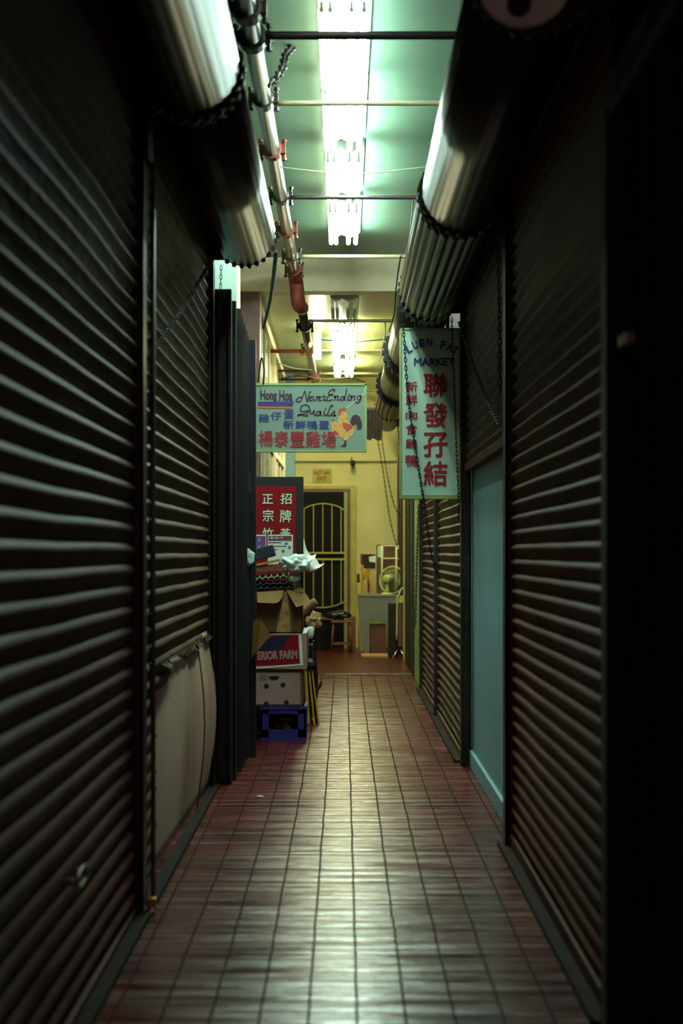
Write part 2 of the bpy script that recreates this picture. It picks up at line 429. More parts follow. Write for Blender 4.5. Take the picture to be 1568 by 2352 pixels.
# glazed frames along the far left wall
for i, (y0, y1) in enumerate(((12.86, 15.55), (15.62, 18.1))):
    bm = B(); box(bm, -0.80, -0.785, y0, y1, 0.05, 3.5); o = struct('window_%d' % (i + 1), bm, M_glass)
    f = B()
    for yy in (y0, y1 - 0.05): box(f, -0.80, -0.748, yy, yy + 0.06, 0, 3.55)
    for yy in (y0 + (y1 - y0) * 0.36, y0 + (y1 - y0) * 0.68): box(f, -0.80, -0.768, yy, yy + 0.03, 0, 3.5)
    box(f, -0.80, -0.75, y0, y1, 3.46, 3.55); box(f, -0.80, -0.76, y0, y1, 2.35, 2.41)
    ff = obj('window_frame', f, M_cream, o)
# main door at the end
D0 = 19.02
bm = B(); box(bm, -0.60, 0.022, D0, Y_END, 0.0, 2.09); dr = struct('door_1', bm, M_doordark)
fr = B(); box(fr, 0.084, 0.158, Y_END - 0.07, Y_END, 0, 2.17); box(fr, -0.655, 0.084, Y_END - 0.07, Y_END, 2.13, 2.17); box(fr, -0.66, -0.60, Y_END - 0.09, Y_END, 0, 2.16)
obj('door_frame', fr, M_frame, dr)
fr = B(); box(fr, 0.040, 0.084, Y_END - 0.085, Y_END, 0, 2.13); box(fr, -0.60, 0.040, Y_END - 0.085, Y_END, 2.085, 2.13); obj('door_stop', fr, M_brownpaint, dr)
fr = B(); box(fr, 0.0, 0.040, Y_END - 0.11, Y_END, 0, 2.085); obj('door_jamb', fr, M_framegreen, dr)
g = B()
yb = D0 - 0.03
def gp(px, py): return P(px, py, yb)
top = smooth_path([gp(690, 1174), gp(712, 1162), gp(742, 1157), gp(772, 1162), gp(794, 1174)], 6)
bot = smooth_path([gp(690, 1383), gp(714, 1393), gp(742, 1396), gp(770, 1391), gp(794, 1381)], 6)
tube(g, top, 0.008, 6); tube(g, bot, 0.008, 6)
for yy in (1270, 1284.5): box(g, gp(690, 0).x, gp(793, 0).x, yb - .006, yb + .006, gp(0, yy + 2).z, gp(0, yy - 2).z)
for x in (698, 719.5, 741, 762, 783):
    k = abs(x - 742) / 52.0
    zt = gp(x, 1157 + 17 * k * k).z; zb = gp(x, 1396 - 14 * k * k).z
    for za, zb2 in ((gp(0, 1268).z, zt), (zb, gp(0, 1286).z)): tube(g, [(gp(x, 0).x, yb, za), (gp(x, 0).x, yb, zb2)], 0.007, 6)
tube(g, [gp(690, 1150), gp(690, 1400)], 0.007, 6); tube(g, [gp(793, 1172), gp(793, 1382)], 0.007, 6)
obj('door_grille', g, M_grille, dr)

# ------------------------------------------------------------------ fluorescent fixtures
M_tube = glow('lit_tube', (216, 255, 240), TUBE_NEAR)
M_tube1 = glow('lit_tube_lowered', (216, 255, 240), TUBE_NEAR * 0.55)  # same tube with strength lowered to keep the near floor darker
M_tubew = glow('weak_tube', (240, 255, 222), TUBE_WEAK)
M_tubed = glow('dim_tube', (236, 255, 240), TUBE_DIM)
M_tubef = glow('lit_warm_tube', (255, 250, 196), TUBE_FAR)
def fixture(y0, y1, zc, bright, weak, label, first=False):
    t = thing('fluorescent_light', label, 'ceiling light', (0, (y0 + y1) / 2, zc), 'strip lights along the ceiling')
    b = B()
    pr = [(-0.125, zc), (-0.125, zc - 0.03), (-0.075, zc - 0.075), (-0.02, zc - 0.045), (0.045, zc - 0.075), (0.13, zc - 0.03), (0.13, zc)]
    disc_prism(b, pr, y0, y1); hs = obj('housing', b, M_fix, t)
    for x, m in ((-0.104, weak), (-0.064, weak), (0.034, bright), (0.092, bright)):
        u = B(); tube(u, [(x, y0 + 0.04, zc - 0.12), (x, y1 - 0.04, zc - 0.12)], 0.0165, 10); obj('tube', u, m, t, True)
    for yy in (y0 + 0.02, y1 - 0.04):
        for x in (-0.104, -0.064, 0.034, 0.092):
            e = B(); tube(e, [(x, yy, zc - 0.12), (x, yy + 0.02, zc - 0.12)], 0.012, 8); box(e, x - .006, x + .006, yy + .004, yy + .016, zc - .12, zc - .03); obj('tube_holder', e, M_fix, hs)
    return t
M_off = mat('unlit_tube', (180, 190, 170), 0.3, namt=0.1)
fixture(5.30, 6.42, Z_C1, M_tubed, M_tubed, 'dimmer ceiling strip light at the top edge, before the thick black cross pipe')
fixture(6.50, 7.64, Z_C1, M_tube1, M_tubew, 'long bright ceiling strip light just past the thick black cross pipe')
fixture(7.68, 8.82, Z_C1, M_tube, M_tubew, 'bright ceiling strip light just past the gleaming pale cross pipe, before the sagging string')
fixture(9.02, 10.14, Z_C1, M_tube, M_tubew, 'bright ceiling strip light between the sagging string and the dark cross pipe')
fixture(10.36, 11.5, Z_C1, M_tube, M_tubew, 'last bright ceiling strip light before the cream beam')
fixture(12.9, 14.15, Z_C2, M_off, M_off, 'unlit ceiling strip light right behind the cream beam')
fixture(14.25, 15.36, Z_C2, M_tubef, M_tubew, 'lit strip light behind the beam, following the unlit one')
fixture(15.42, 16.5, Z_C2, M_tubef, M_tubew, 'lit strip light in the middle of the far ceiling')
fixture(16.95, 18.0, Z_C2, M_tubef, M_tubew, 'last small strip light before the yellow end wall')
# slim upright lamp by the far pipe
t = thing('lamp', 'small bright box lamp with yellow side behind the far grey pipe', 'lamp', (-0.28, 15.2, 3.5))
b = B(); box(b, -0.322, -0.262, 14.85, 15.1, 3.38, 3.63); bevel(b, 0.006); obj('body', b, M_yel, t)
b = B(); box(b, -0.307, -0.242, 14.82, 14.85, 3.30, 3.60); bevel(b, 0.006); obj('diffuser', b, M_tubef, t)

# ------------------------------------------------------------------ sprinkler main and its cross pipes
t = thing('sprinkler_pipe', 'long grey sprinkler main with rusty couplings running under the left of the ceiling', 'pipe', (-0.43, 9, 3.67))
XA, ZA, XB, ZB = -0.425, 3.68, -0.375, 3.45
b = B(); tube(b, [(XA, -0.5, ZA), (XA, 12.1, ZA)], 0.044, 16); obj('pipe', b, M_pipe, t, True)
b = B(); tube(b, smooth_path([(XA, 12.1, ZA), (XA, 12.3, ZA), (XA + .01, 12.38, ZA - .05), (XA + .02, 12.38, ZA - 0.16), (XA + .03, 12.42, ZB), (XB, 12.6, ZB)], 5), 0.062, 14); obj('elbow', b, M_rust, t, True)
b = B(); tube(b, [(XB, 12.55, ZB), (XB, 18.0, ZB)], 0.042, 16); obj('pipe', b, M_pipe, t, True)
def coupling(y, x, z, m, r=0.062, bolts=True):
    b = B()
    tube(b, [(x, y - .04, z), (x, y - .035, z), (x, y + .035, z), (x, y + .04, z)], [r * .8, r, r, r * .8], 16)
    for s in (-1, 1):
        box(b, x + s * r - .02, x + s * r + .02, y - .03, y + .03, z - .025, z + .025)
        tube(b, [(x + s * (r + .012), y, z - .06), (x + s * (r + .012), y, z + .06)], 0.009, 6)
        tube(b, [(x + s * (r + .012), y, z + .045), (x + s * (r + .012), y, z + .062)], 0.016, 6)
        tube(b, [(x + s * (r + .012), y, z - .062), (x + s * (r + .012), y, z - .045)], 0.016, 6)
    return obj('coupling', b, m, t)
for y, m in ((6.25, M_iron), (6.6, M_iron), (7.5, M_pipe), (8.45, M_rust), (9.55, M_pipe), (10.55, M_rust), (11.5, M_pipe), (12.05, M_rust)):
    coupling(y, XA, ZA, m, 0.066 if m is M_iron else 0.058)
for y, m in ((13.6, M_iron), (15.2, M_rust), (17.5, M_rust)): coupling(y, XB, ZB, m)
def cross(y, x0, x1, z, r, m, label, sag=0.0):
    b = B(); tube(b, smooth_path([(x0, y, z), ((x0 + x1) / 2, y, z - sag), (x1, y, z)], 8), r, 8)
    return tag(obj('cross_pipe', b, m, None, True), label, 'pipe', 'pipes crossing under the ceiling')
cross(6.5, -0.36, 0.80, 3.655, 0.020, M_iron, 'thick black cross pipe nearest the viewer under the ceiling')
cross(7.5, -0.36, 0.80, 3.66, 0.014, M_conduit, 'pale cross pipe gleaming below the brightest strip lights')
cross(9.5, -0.36, 0.80, 3.66, 0.014, M_steel, 'dark cross pipe between the third and fourth strip lights')
cross(11.5, -0.36, 0.80, 3.68, 0.016, M_conduit, 'pale cross pipe right in front of the cream beam')
cross(13.3, -0.33, 0.86, 3.45, 0.015, M_conduit, 'pale cross pipe just behind the cream beam')
cross(15.2, -0.33, 0.78, 3.44, 0.013, M_conduit, 'pale cross pipe past the box lamp')
cross(15.25, -0.79, -0.42, 3.44, 0.020, M_rust, 'short brown pipe from the left window frame to the far main')
cross(17.2, -0.33, 0.78, 3.44, 0.016, M_conduit, 'bright cross pipe at the far end of the main, above the hanging bird sign')
cross(18.6, -0.6, 0.775, 3.40, 0.018, M_conduit, 'last pale cross pipe, close to the yellow end wall')
cross(17.0, -0.79, -0.42, 3.45, 0.014, M_rust, 'short brown pipe, upper of two behind the bird sign')
cross(17.6, -0.79, -0.42, 3.42, 0.014, M_rust, 'short brown pipe, lower of two behind the bird sign')
b = B(); tube(b, smooth_path([(-0.40, 8.75, 3.66), (0.05, 8.75, 3.62), (0.5, 8.75, 3.66), (0.8, 8.75, 3.69)], 8), 0.004, 6)
tag(obj('string', b, M_conduit), 'thin pale string sagging across under the ceiling lights', 'string')
b = B(); tube(b, smooth_path([(-0.28, 14.4, 3.44), (0.1, 14.4, 3.42), (0.42, 14.4, 3.44), (0.8, 14.4, 3.46)], 8), 0.007, 6)
tag(obj('wire', b, M_bluewire), 'blue wire stretched across the far ceiling', 'wire')
# rag of chain hung from the ceiling by the near pipe
b = B(); chain(b, [P(672, 108, 7.35), P(655, 128, 7.2), P(650, 152, 7.1), P(636, 178, 7.0), P(618, 196, 6.95)], 0.05, 0.008, 0.017)
tube(b, [P(668, 115, 7.3), (P(668, 100, 7.3).x, 7.3, Z_C1)], 0.004, 6)
tag(obj('chain', b, M_iron), 'short dark chain dangling beside the near pipe, under the ceiling', 'chain')
b = B(); p = P(622, 127, 7.2); q = Vector((p.x, p.y, Z_C1)); 
tube(b, [q, (q.x, q.y, Z_C1 - 0.03)], [0.022, 0.012], 10)
tag(obj('ceiling_hook', b, M_iron), 'dark round hook plate on the ceiling beside the near pipe', 'hook')

# ------------------------------------------------------------------ roller shutters
def slats(bm, side, x, y0, y1, z0, z1, pitch, d=0.019, ny=10, dent=0.006, seed=0, trim=None):
    prof = ((0, 0), (.10, .12), (.35, .42), (.58, .85), (.67, 1), (.74, .97), (.88, .5))
    n = int(round((z1 - z0) / pitch))
    ys = [y0 + (y1 - y0) * k / ny for k in range(ny + 1)]
    def dx(y, z): return dent * noise.noise(Vector((y * 1.3 + seed * 5, z * 1.1, seed))) + dent * .5 * noise.noise(Vector((y * 3, z * 4.0, seed + 4)))
    for i in range(n):
        zb = z0 + i * pitch
        e0, e1 = (y0, y1)
        if trim: e0, e1 = trim(i, zb)
        if e1 - e0 < 0.02: continue
        yy = [e0 + (e1 - e0) * k / ny for k in range(ny + 1)]
        rows = []
        for pz, pd in prof + ((1.0, 0),):
            row = []
            for y in yy:
                z = zb + pz * pitch + 0.004 * noise.noise(Vector((y * 1.7, zb * 0.9, seed + 2)))
                row.append(bm.verts.new((x - side * (pd * d + dx(y, zb)), y, z)))
            rows.append(row)
        for a, b_ in zip(rows, rows[1:]):
            for k in range(ny): bm.faces.new((a[k], a[k + 1], b_[k + 1], b_[k]))
def post(bm, side, x, y0, y1, z1, w=0.05):
    """guide channel: back web with two lips"""
    xi = x - side * w
    for a, b_ in ((y0, y0 + .012), (y1 - .012, y1)): box(bm, min(x, xi), max(x, xi), a, b_, 0, z1)
    box(bm, min(xi, xi + side * .012), max(xi, xi + side * .012), y0, y1, 0, z1)
def coil(cx, cz, r, y0, y1, n, amp, m, parent, teeth=True):
    b = B(); pr = []
    N = n * 6
    for k in range(N):
        a = 2 * PI * k / N
        rr = r + amp * abs(math.sin(a * n / 2))
        pr.append((cx + rr * math.cos(a), cz + rr * math.sin(a)))
    disc_prism(b, pr, y0, y1); o = obj('coil', b, m, parent, amp < 0.003)
    if o.data.polygons and amp < 0.003:
        o.data.polygons[-1].use_smooth = o.data.polygons[-2].use_smooth = False
    if teeth:
        for ya, yb_ in ((y0 - 0.012, y0 + 0.01), (y1 - 0.01, y1 + 0.012)):
            e = B(); ring_prism(e, cx, cz, r * .3, r + amp * .6, ya, yb_, teeth=26, depth=0.014); obj('end_lock_ring', e, M_iron, o)
def bracket(side, x, cx, cz, y, r, parent):
    b = B(); pr = []
    for k in range(20):
        a = PI / 2 + (PI * k / 19 if side > 0 else -PI * k / 19)
        pr.append((cx + r * math.cos(a), cz + r * math.sin(a)))
    pr += [(x, cz - r), (x, cz + r)]
    disc_prism(b, pr, y - 0.008, y + 0.008); obj('end_bracket', b, M_steel, parent)
LX, LCX, LCZ, LR = -0.745, -0.548, 3.035, 0.172
RX, RCX, RCZ, RR = 0.735, 0.515, 2.875, 0.172

def shutter(side, y0, y1, zb, zt, pitch, label, seed, coil_y=None, smooth=True, m=M_shut, trim=None, post_far=True, track=True, ribs=26, mc=None, near_post=False, dent=0.006):
    x, cx, cz, r = (LX, LCX, LCZ, LR) if side < 0 else (RX, RCX, RCZ, RR)
    t = thing('roller_shutter', label, 'shutter', (x, (y0 + y1) / 2, 0), 'roller shutters along the passage')
    b = B(); slats(b, side, x + side * .012, y0 + 0.01, y1 - 0.04, zb, zt, pitch, seed=seed, trim=trim, dent=dent); obj('curtain', b, m, t, True)
    if not trim:
        b = B(); xa, xb_ = sorted((x + side * .02, x - side * .012)); box(b, xa, xb_, y0 + .02, y1 - .05, zb - .045 if zb > .05 else 0.0, zb + .004); bevel(b, .004); obj('bottom_bar', b, m, t)
    if post_far:
        b = B(); post(b, side, x + side * .02, y1 - .06, y1 + .04, zt); obj('guide_rail', b, M_steel, t)
    if near_post:
        b = B(); post(b, side, x + side * .02, y0 - .06, y0 + .02, zt); obj('guide_rail', b, M_steel, t)
    if coil_y:
        coil(cx, cz, r, coil_y[0], coil_y[1], ribs, 0.0015 if smooth else 0.012, mc or M_coil, t)
        bracket(side, x + side * .06, cx, cz, coil_y[1] + .03, r * .78, t)
    if track:
        b = B(); xa, xb_ = sorted((x - side * .005, x - side * .055)); box(b, xa, xb_, y0, y1, 0, 0.012)
        xa, xb_ = sorted((x - side * .052, x - side * .06)); box(b, xa, xb_, y0, y1, 0, 0.022); obj('floor_track', b, M_track, t)
    return t

S1 = shutter(-1, 0.6, 5.12, 0.03, 3.12, 0.072, 'large dark roller shutter filling the left foreground, closed to the floor', 1, (1.2, 5.1), dent=0.014)
def torn(i, z):
    if z > 0.86: return 5.22, 7.78
    if z > 0.78: return 5.22, 7.45 + 0.2 * random.random()
    if z > 0.70: return 5.22, 6.1 + 0.15 * random.random()
    return 5.22, 5.58 + 0.06 * random.random()
S2 = shutter(-1, 5.22, 7.83, 0.03, 3.12, 0.070, 'left roller shutter with torn lower slats showing a cream board', 2, (5.2, 7.8), trim=torn, m=M_shut2)
R1 = shutter(1, 3.90, 6.28, 0.06, 3.02, 0.0635, 'large closed roller shutter on the right nearest the viewer', 3, (3.86, 6.24), dent=0.004)
R2 = shutter(1, 6.40, 8.62, 1.82, 3.02, 0.0635, 'half raised roller shutter on the right above the pale teal wall', 4, (6.36, 8.6), smooth=False, track=False, ribs=24)
R3 = shutter(1, 8.74, 11.18, 0.05, 2.72, 0.065, 'closed roller shutter on the right just past the vertical market sign', 5, (8.80, 11.12), m=M_shut2)
R4 = shutter(1, 11.26, 13.34, 0.05, 2.72, 0.065, 'narrow looking closed roller shutter, farthest on the right', 6, (11.32, 13.36), m=M_shut2)
t = thing('roller_shutter', 'rusty rolled up shutter coil over the far doorway, left of the market sign', 'shutter', (RCX, 14.5, 2.8), 'roller shutters along the passage')
coil(RCX, RCZ, RR, 13.78, 15.25, 20, 0.012, M_coil2, t)
bracket(1, RX + .035, RCX, RCZ, 15.3, RR * .78, t)
# extras of these shutters
b = B(); box(b, LX - .02, LX + .05, 5.06, 5.2, 2.7, 3.0); bevel(b, .006); obj('gear_housing', b, M_iron, S1)
b = B(); ring_prism(b, RCX - 0.032, 2.833, 0.0, 0.126, 3.815, 3.835); obj('end_plate', b, M_disc, R1)
b = B(); tube(b, [(0.467, 3.79, 2.762), (0.467, 3.818, 2.762)], 0.032, 16); obj('axle', b, M_iron, R1)
b = B(); ring_prism(b, RCX, RCZ, RR * .84, RR * 1.04, 6.28, 6.33, teeth=24, depth=0.012); obj('sprocket', b, M_iron, R1)
for par, ya in ((R3, 11.20), (R4, 13.50)):
    b = B(); ring_prism(b, RCX, RCZ, RR * .90, RR * 1.16, ya, ya + .1, teeth=22, depth=0.016); obj('sprocket', b, M_iron, par)
b = B(); ring_prism(b, LCX, LCZ, RR * .8, RR * 1.05, 5.13, 5.17, teeth=24, depth=0.012); obj('sprocket', b, M_iron, S1)
# loose coil end beyond, fringe of slats
t = thing('roller_shutter', 'small ragged shutter coil hanging from the right near the end wall', 'shutter', (0.45, 17.7, 2.8), 'roller shutters along the passage')
coil(0.57, 2.98, 0.12, 16.9, 18.6, 20, 0.010, M_steel, t, False)
b = B()
for k in range(7):
    x0 = 0.285 + k * .027; tube(b, [(x0, 17.2, 3.02), (x0, 17.2, 2.66 - .03 * random.random())], 0.016, 8)
obj('slat_fringe', b, M_steel, t)
b = B(); box(b, 0.66, 0.772, 16.9, 18.6, 2.92, 3.02); box(b, 0.27, 0.48, 17.18, 17.22, 3.0, 3.03); obj('end_bracket', b, M_steel, t)

# cream board showing through the torn shutter
b = B(); grid = []
for i in range(15):
    z = 0.0 + 0.86 * i / 14; row = []
    for k in range(13):
        y = 5.5 + 2.3 * k / 12
        bul = 0.05 * math.sin(PI * i / 14) * (0.35 + 0.65 * k / 12)
        row.append((-0.79 + bul + 0.028 * (k / 12), y, z))
    grid.append(row)
sheet(b, grid, 0.012)
t = tag(obj('board', b, M_board, None, True), 'bulging cream board stained brown behind the torn left shutter', 'board')
b = B(); tube(b, [(-0.738 + 0.04 * math.sin(PI * i / 14), 7.12, 0.86 * i / 14) for i in range(15)], 0.004, 5); obj('seam', b, M_brownboard, t)
# torn slats curling over the board
b = B()
for k in range(9):
    y = 5.75 + k * .22; rows = []
    dr, cu = random.uniform(.02, .07), random.uniform(.0, .03)
    for i in range(5):
        u = i / 4
        rows.append([(-0.742 + cu * u * u + .006 * math.sin(q * 2.1 + k), y + .25 * q / 6, 0.845 - dr * u * (0.4 + 0.6 * abs(math.sin(q * 1.3 + k)))) for q in range(7)])
    sheet(b, rows, .0015)
o = obj('torn_edge', b, M_shut2, S2, True)
b = B(); tube(b, [(-0.700, 3.80 + .075 * math.cos(2 * PI * k / 20), 0.43 + .022 * math.sin(2 * PI * k / 20)) for k in range(20)], .006, 6, closed=True)
for y in (3.735, 3.865): box(b, -0.73, -0.695, y - .008, y + .008, .422, .438)
obj('pull_handle', b, M_rail, S1, True)
# light pipe and yellow clip at the left post
b = B(); tube(b, [(-0.690, 5.14, 0.02), (-0.690, 5.14, 2.7)], 0.009, 8)
o = obj('lift_rod', b, M_rail, S1, True)
t = thing('clip', 'small yellow clip with bent wire at the foot of the left post', 'clip', (-0.690, 5.10, 0.0))
b = B(); box(b, -0.705, -0.675, 5.09, 5.125, 0.012, 0.055); bevel(b, .004); obj('body', b, M_yel, t)
b = B(); tube(b, smooth_path([(-0.688, 5.09, 0.03), (-0.684, 5.07, 0.016), (-0.69, 5.05, 0.006), (-0.70, 5.04, 0.003)], 5), 0.003, 6); obj('hook', b, M_rail, t)

# hoist chains of the shutters
def hchain(pts, label, link=0.034, m=M_iron, r=0.0038, wid=0.010):
    r, wid = r * .62, wid * .62; link *= .8
    b = B(); chain(b, pts, link, r, wid)
    return tag(obj('hoist_chain', b, m), label, 'chain', 'hoist chains of the shutters')
hchain([P(498, 578, 7.75), P(430, 690, 6.4), P(348, 812, 5.35)], 'dark chain slanting across the left shutter down to its post', 0.05, r=.006, wid=.014)
hchain([P(350, 300, 5.3), P(348, 700, 5.3), P(347, 1250, 5.3), P(346, 1640, 5.3)], 'long dark chain hanging straight along the left post', 0.05, r=.006, wid=.013)
hchain([P(634, 580, 7.8), P(622, 680, 9.2), P(604, 755, 10.2)], 'dark chain slanting from the left coil to the window frames', 0.05, r=.007, wid=.016)
hchain([P(508, 610, 7.95), P(507, 640, 7.95), P(506, 662, 7.95)], 'short chain dropping from the left coil to the black gate', 0.04)
hchain([P(926, 745, 8.50), P(936, 900, 8.50), P(952, 1020, 8.50), P(973, 1150, 8.50), P(990, 1270, 8.55), P(1010, 1330, 8.58)], 'chain across the left side of the vertical market sign', 0.042, r=.005, wid=.011)
hchain([P(1037, 730, 8.48), P(1041, 840, 8.48), P(1047, 1000, 8.48), P(1053, 1145, 8.48), P(1052, 1190, 8.48)], 'chain along the right edge of the vertical market sign', 0.042, r=.004, wid=.010)
hchain([P(1054, 740, 8.4), P(1090, 850, 7.6), P(1146, 975, 6.5)], 'chain slanting over the half raised right shutter', 0.05, r=.006, wid=.014)
hchain([P(1143, 560, 6.42), P(1146, 700, 6.42), P(1148, 900, 6.42)], 'dark chain hanging beside the right post under the coil', 0.05, r=.005, wid=.012)
hchain([P(911, 965, 15.0), P(917, 1010, 15.0), P(921, 1060, 14.9), P(925, 1130, 14.8)], 'chain below the rusty coil beside the market sign', 0.05, r=.007, wid=.016)
hchain([P(961, 1160, 13.2), P(957, 1300, 13.2), P(953, 1440, 13.2)], 'thin chain hanging along the far right shutter', 0.05, r=.006, wid=.014)
hchain([P(863, 990, 17.2), P(879, 1080, 17.0), P(895, 1190, 17.0), P(911, 1255, 17.0)], 'left cord of the loop hanging before the yellow wall', 0.05, r=.006, wid=.010)
hchain([P(873, 985, 17.2), P(889, 1090, 16.8), P(905, 1160, 16.8), P(919, 1186, 16.8)], 'right cord of the loop hanging before the yellow wall', 0.05, r=.006, wid=.010)

# thin wires on the right
def wire(pts, D, label, r=0.0035, m=M_iron):
    b = B(); tube(b, smooth_path([P(x, y, d) for x, y, d in pts] if D is None else [P(x, y, D) for x, y in pts], 6), r, 6)
    return tag(obj('wire', b, m), label, 'wire', 'loose wires')
wire([(949, 455, 9.5), (943, 520, 10.0), (937, 570, 10.6), (920, 590, 11.4)], None, 'thin wire dangling from the cross pipe beside the right coil')
wire([(920, 588, 11.45), (914, 625, 11.8), (909, 665, 12.3), (905, 720, 12.5), (893, 760, 12.8)], None, 'thin looping wire tied in front of the cream beam', 0.006)
wire([(884, 735.5, 13.3), (884, 765, 13.5), (878, 800, 14.3), (870, 830, 15.2)], None, 'thin wire hanging from the pipe behind the beam', 0.006)
wire([(593, 878, 10.2), (597, 840, 10.2), (601, 822, 10.2), (606, 850, 10.2), (604, 884, 10.2)], None, 'black cord looped over the top left of the bird sign', 0.006)
wire([(640, 872, 16.0), (690, 862, 16.0), (740, 872, 16.2), (800, 868, 16.4), (838, 878, 16.6)], None, 'tangled wire above the bird sign', 0.008)
wire([(636, 832, 14.6), (670, 845, 15.5), (715, 850, 16.5)], None, 'thin wire from the window frame to the far main pipe', 0.005)
wire([(808, 1050, 19.04), (806, 1057, 19.0), (810, 1062, 18.95)], None, 'short cable of the dark camera on the end wall', 0.006)

# ------------------------------------------------------------------ accordion gates
def pleats(bm, x0, x1, y0, y1, n, z1, dz=0.0, rows=1):
    pts = []
    for k in range(n + 1):
        t = k / n
        pts.append(((x1 if k % 2 else x0), y0 + (y1 - y0) * t))
    for k, ((xa, ya), (xb_, yb_)) in enumerate(zip(pts, pts[1:])):
        zt = z1 - dz * (k / n)
        d = Vector((xb_ - xa, yb_ - ya, 0)); L = d.length; d.normalize(); s = Vector((-d.y, d.x, 0)) * 0.008
        a = Vector((xa, ya, 0.02)); b_ = Vector((xb_, yb_, 0.02))
        vs = [bm.verts.new(a + s), bm.verts.new(b_ + s), bm.verts.new(b_ - s), bm.verts.new(a - s)]
        vt = [bm.verts.new(v.co + Vector((0, 0, zt - 0.02))) for v in vs]
        bm.faces.new(vs); bm.faces.new(vt)
        for q in range(4): bm.faces.new((vs[q], vs[(q + 1) % 4], vt[(q + 1) % 4], vt[q]))
t = thing('folding_gate', 'black folded accordion gate standing between torn shutter and carton stack', 'gate', (-0.68, 8.5, 0))
b = B(); box(b, -0.765, -0.628, 7.93, 7.98, 0.0, 2.76); bevel(b, .004); box(b, -0.70, -0.665, 7.915, 7.93, 0.02, 2.74); box(b, -0.642, -0.627, 7.905, 7.93, 0.02, 2.75); obj('lead_panel', b, M_gate, t)
b = B(); box(b, -0.765, -0.612, 8.05, 8.10, 0.0, 2.715); bevel(b, .004); obj('panel', b, M_gateblue, t)
b = B(); pleats(b, -0.76, -0.598, 8.15, 8.9, 9, 2.70, 0.07); obj('panel', b, M_gate, t)
b = B(); box(b, -0.765, -0.557, 8.96, 9.02, 0.0, 2.63); bevel(b, .004); box(b, -0.66, -0.64, 8.94, 8.96, 0.02, 2.62); obj('end_panel', b, M_gateblue, t)
b = B(); box(b, -0.60, -0.585, 8.925, 8.94, 1.66, 1.78); bevel(b, .004); obj('latch', b, M_chrome, t)
t = thing('folding_gate', 'black folded gate filling the dark right edge nearest the viewer', 'gate', (0.72, 2.9, 0))
b = B(); box(b, 0.685, 0.77, 3.72, 3.80, 0, 2.46); bevel(b, .004); obj('end_panel', b, M_black, t)
b = B(); pleats(b, 0.70, 0.80, 2.0, 3.7, 15, 2.42); obj('panel', b, M_black, t)
b = B(); box(b, 0.69, 0.79, 2.0, 3.72, 2.43, 2.47); obj('top_rail', b, M_black, t)
for y in (3.42, 3.48):
    b = B(); box(b, 0.675, 0.70, y, y + .022, 1.80, 1.826); bevel(b, .003); obj('latch', b, M_rail, t)
# end lock hardware over the right gate
b = B(); box(b, 0.70, 0.84, 3.3, 3.8, 2.50, 2.56); box(b, 0.80, 0.84, 1.8, 3.8, 2.5, 3.9); struct('wall_right', b, M_black)

# ------------------------------------------------------------------ vertical market sign
D = 8.62
t = thing('market_sign', 'tall pale sign with red vertical characters hanging under the right coil', 'sign', (0.52, D + .06, 1.62))
x0, x1 = P(920, 0, D).x, P(1055, 0, D).x; z0, z1 = P(0, 1145, D).z, P(0, 755, D).z
b = B(); box(b, x0, x1, D, D + 0.11, z0, z1); bevel(b, .005); obj('sign_box', b, M_signface, t)
b = B(); zf = P(0, 1137, D).z
box(b, x0 - .003, x1 + .003, D - .008, D + .112, z0 - .003, zf); box(b, x0 - .004, x0 + .006, D - .006, D + .112, z0, z1); box(b, x1 - .006, x1 + .004, D - .006, D + .112, z0, z1)
box(b, x0, x1, D - .006, D + .112, z1 - .006, z1 + .004); obj('sign_frame', b, M_framegreen, t)
for s in (0.43, 0.62):
    b = B(); box(b, s, s + .02, D + .04, D + .06, z1, 2.73); obj('hanger', b, M_iron, t)
for ch, yy in zip('聯發孖結', ((857, 911), (925, 981), (993, 1050), (1059, 1116))):
    write('lettering', ch, M_red, t, 972, yy[0], 1027, yy[1], D, 0.018)
for ch, yy in zip('新鮮肉食雞鴨', ((876, 899), (905, 931), (945, 963), (973, 998), (1008, 1030), (1044, 1072))):
    write('lettering', ch, M_red, t, 931, yy[0], 958, yy[1], D, 0.012)
arc = [('L', 939, 801, .42), ('U', 953, 792, .30), ('E', 968, 788, .12), ('N', 986, 786, 0), ('F', 1018, 792, -.2), ('A', 1032, 798, -.36), ('T', 1046, 805, -.5)]
for ch, x, y, tl in arc: write('lettering', ch, M_navy, t, x - 6.5, y - 9, x + 6.5, y + 9, D, 0.03, tilt=tl)
write('lettering', 'MARKET', M_navy, t, 950, 822, 1043, 840, D, 0.03)

# ------------------------------------------------------------------ hanging bird sign
D = 10.3
t = thing('hanging_sign', 'wide mint sign with rooster and script lettering hanging across the passage', 'sign', (-0.3, D + .03, 2.02))
x0, x1 = P(560, 0, D).x, P(840, 0, D).x; z0, z1 = P(0, 1036, D).z, P(0, 882, D).z
b = B(); box(b, x0, x1, D, D + 0.06, z0, z1); bevel(b, .004); obj('sign_box', b, M_signface2, t)
b = B(); box(b, x0, x1 + .004, D - .006, D + .064, z1 - .010, z1 + .006); box(b, x0, x1 + .004, D - .006, D + .064, z0 - .006, z0 + .006); box(b, x1 - .008, x1 + .006, D - .006, D + .064, z0, z1); obj('sign_frame', b, M_framegreen, t)
for zz in (z0 + .06, z1 - .06):
    b = B(); tube(b, [(x0, D + .03, zz), (-1.12, D + .03, zz)], 0.012, 8); obj('mount_arm', b, M_iron, t)
write('lettering', 'Hong', M_plum, t, 598, 896, 636, 925, D, 0.035)
write('lettering', 'Hoa', M_plum, t, 641, 896, 672, 921, D, 0.035)
b = B()
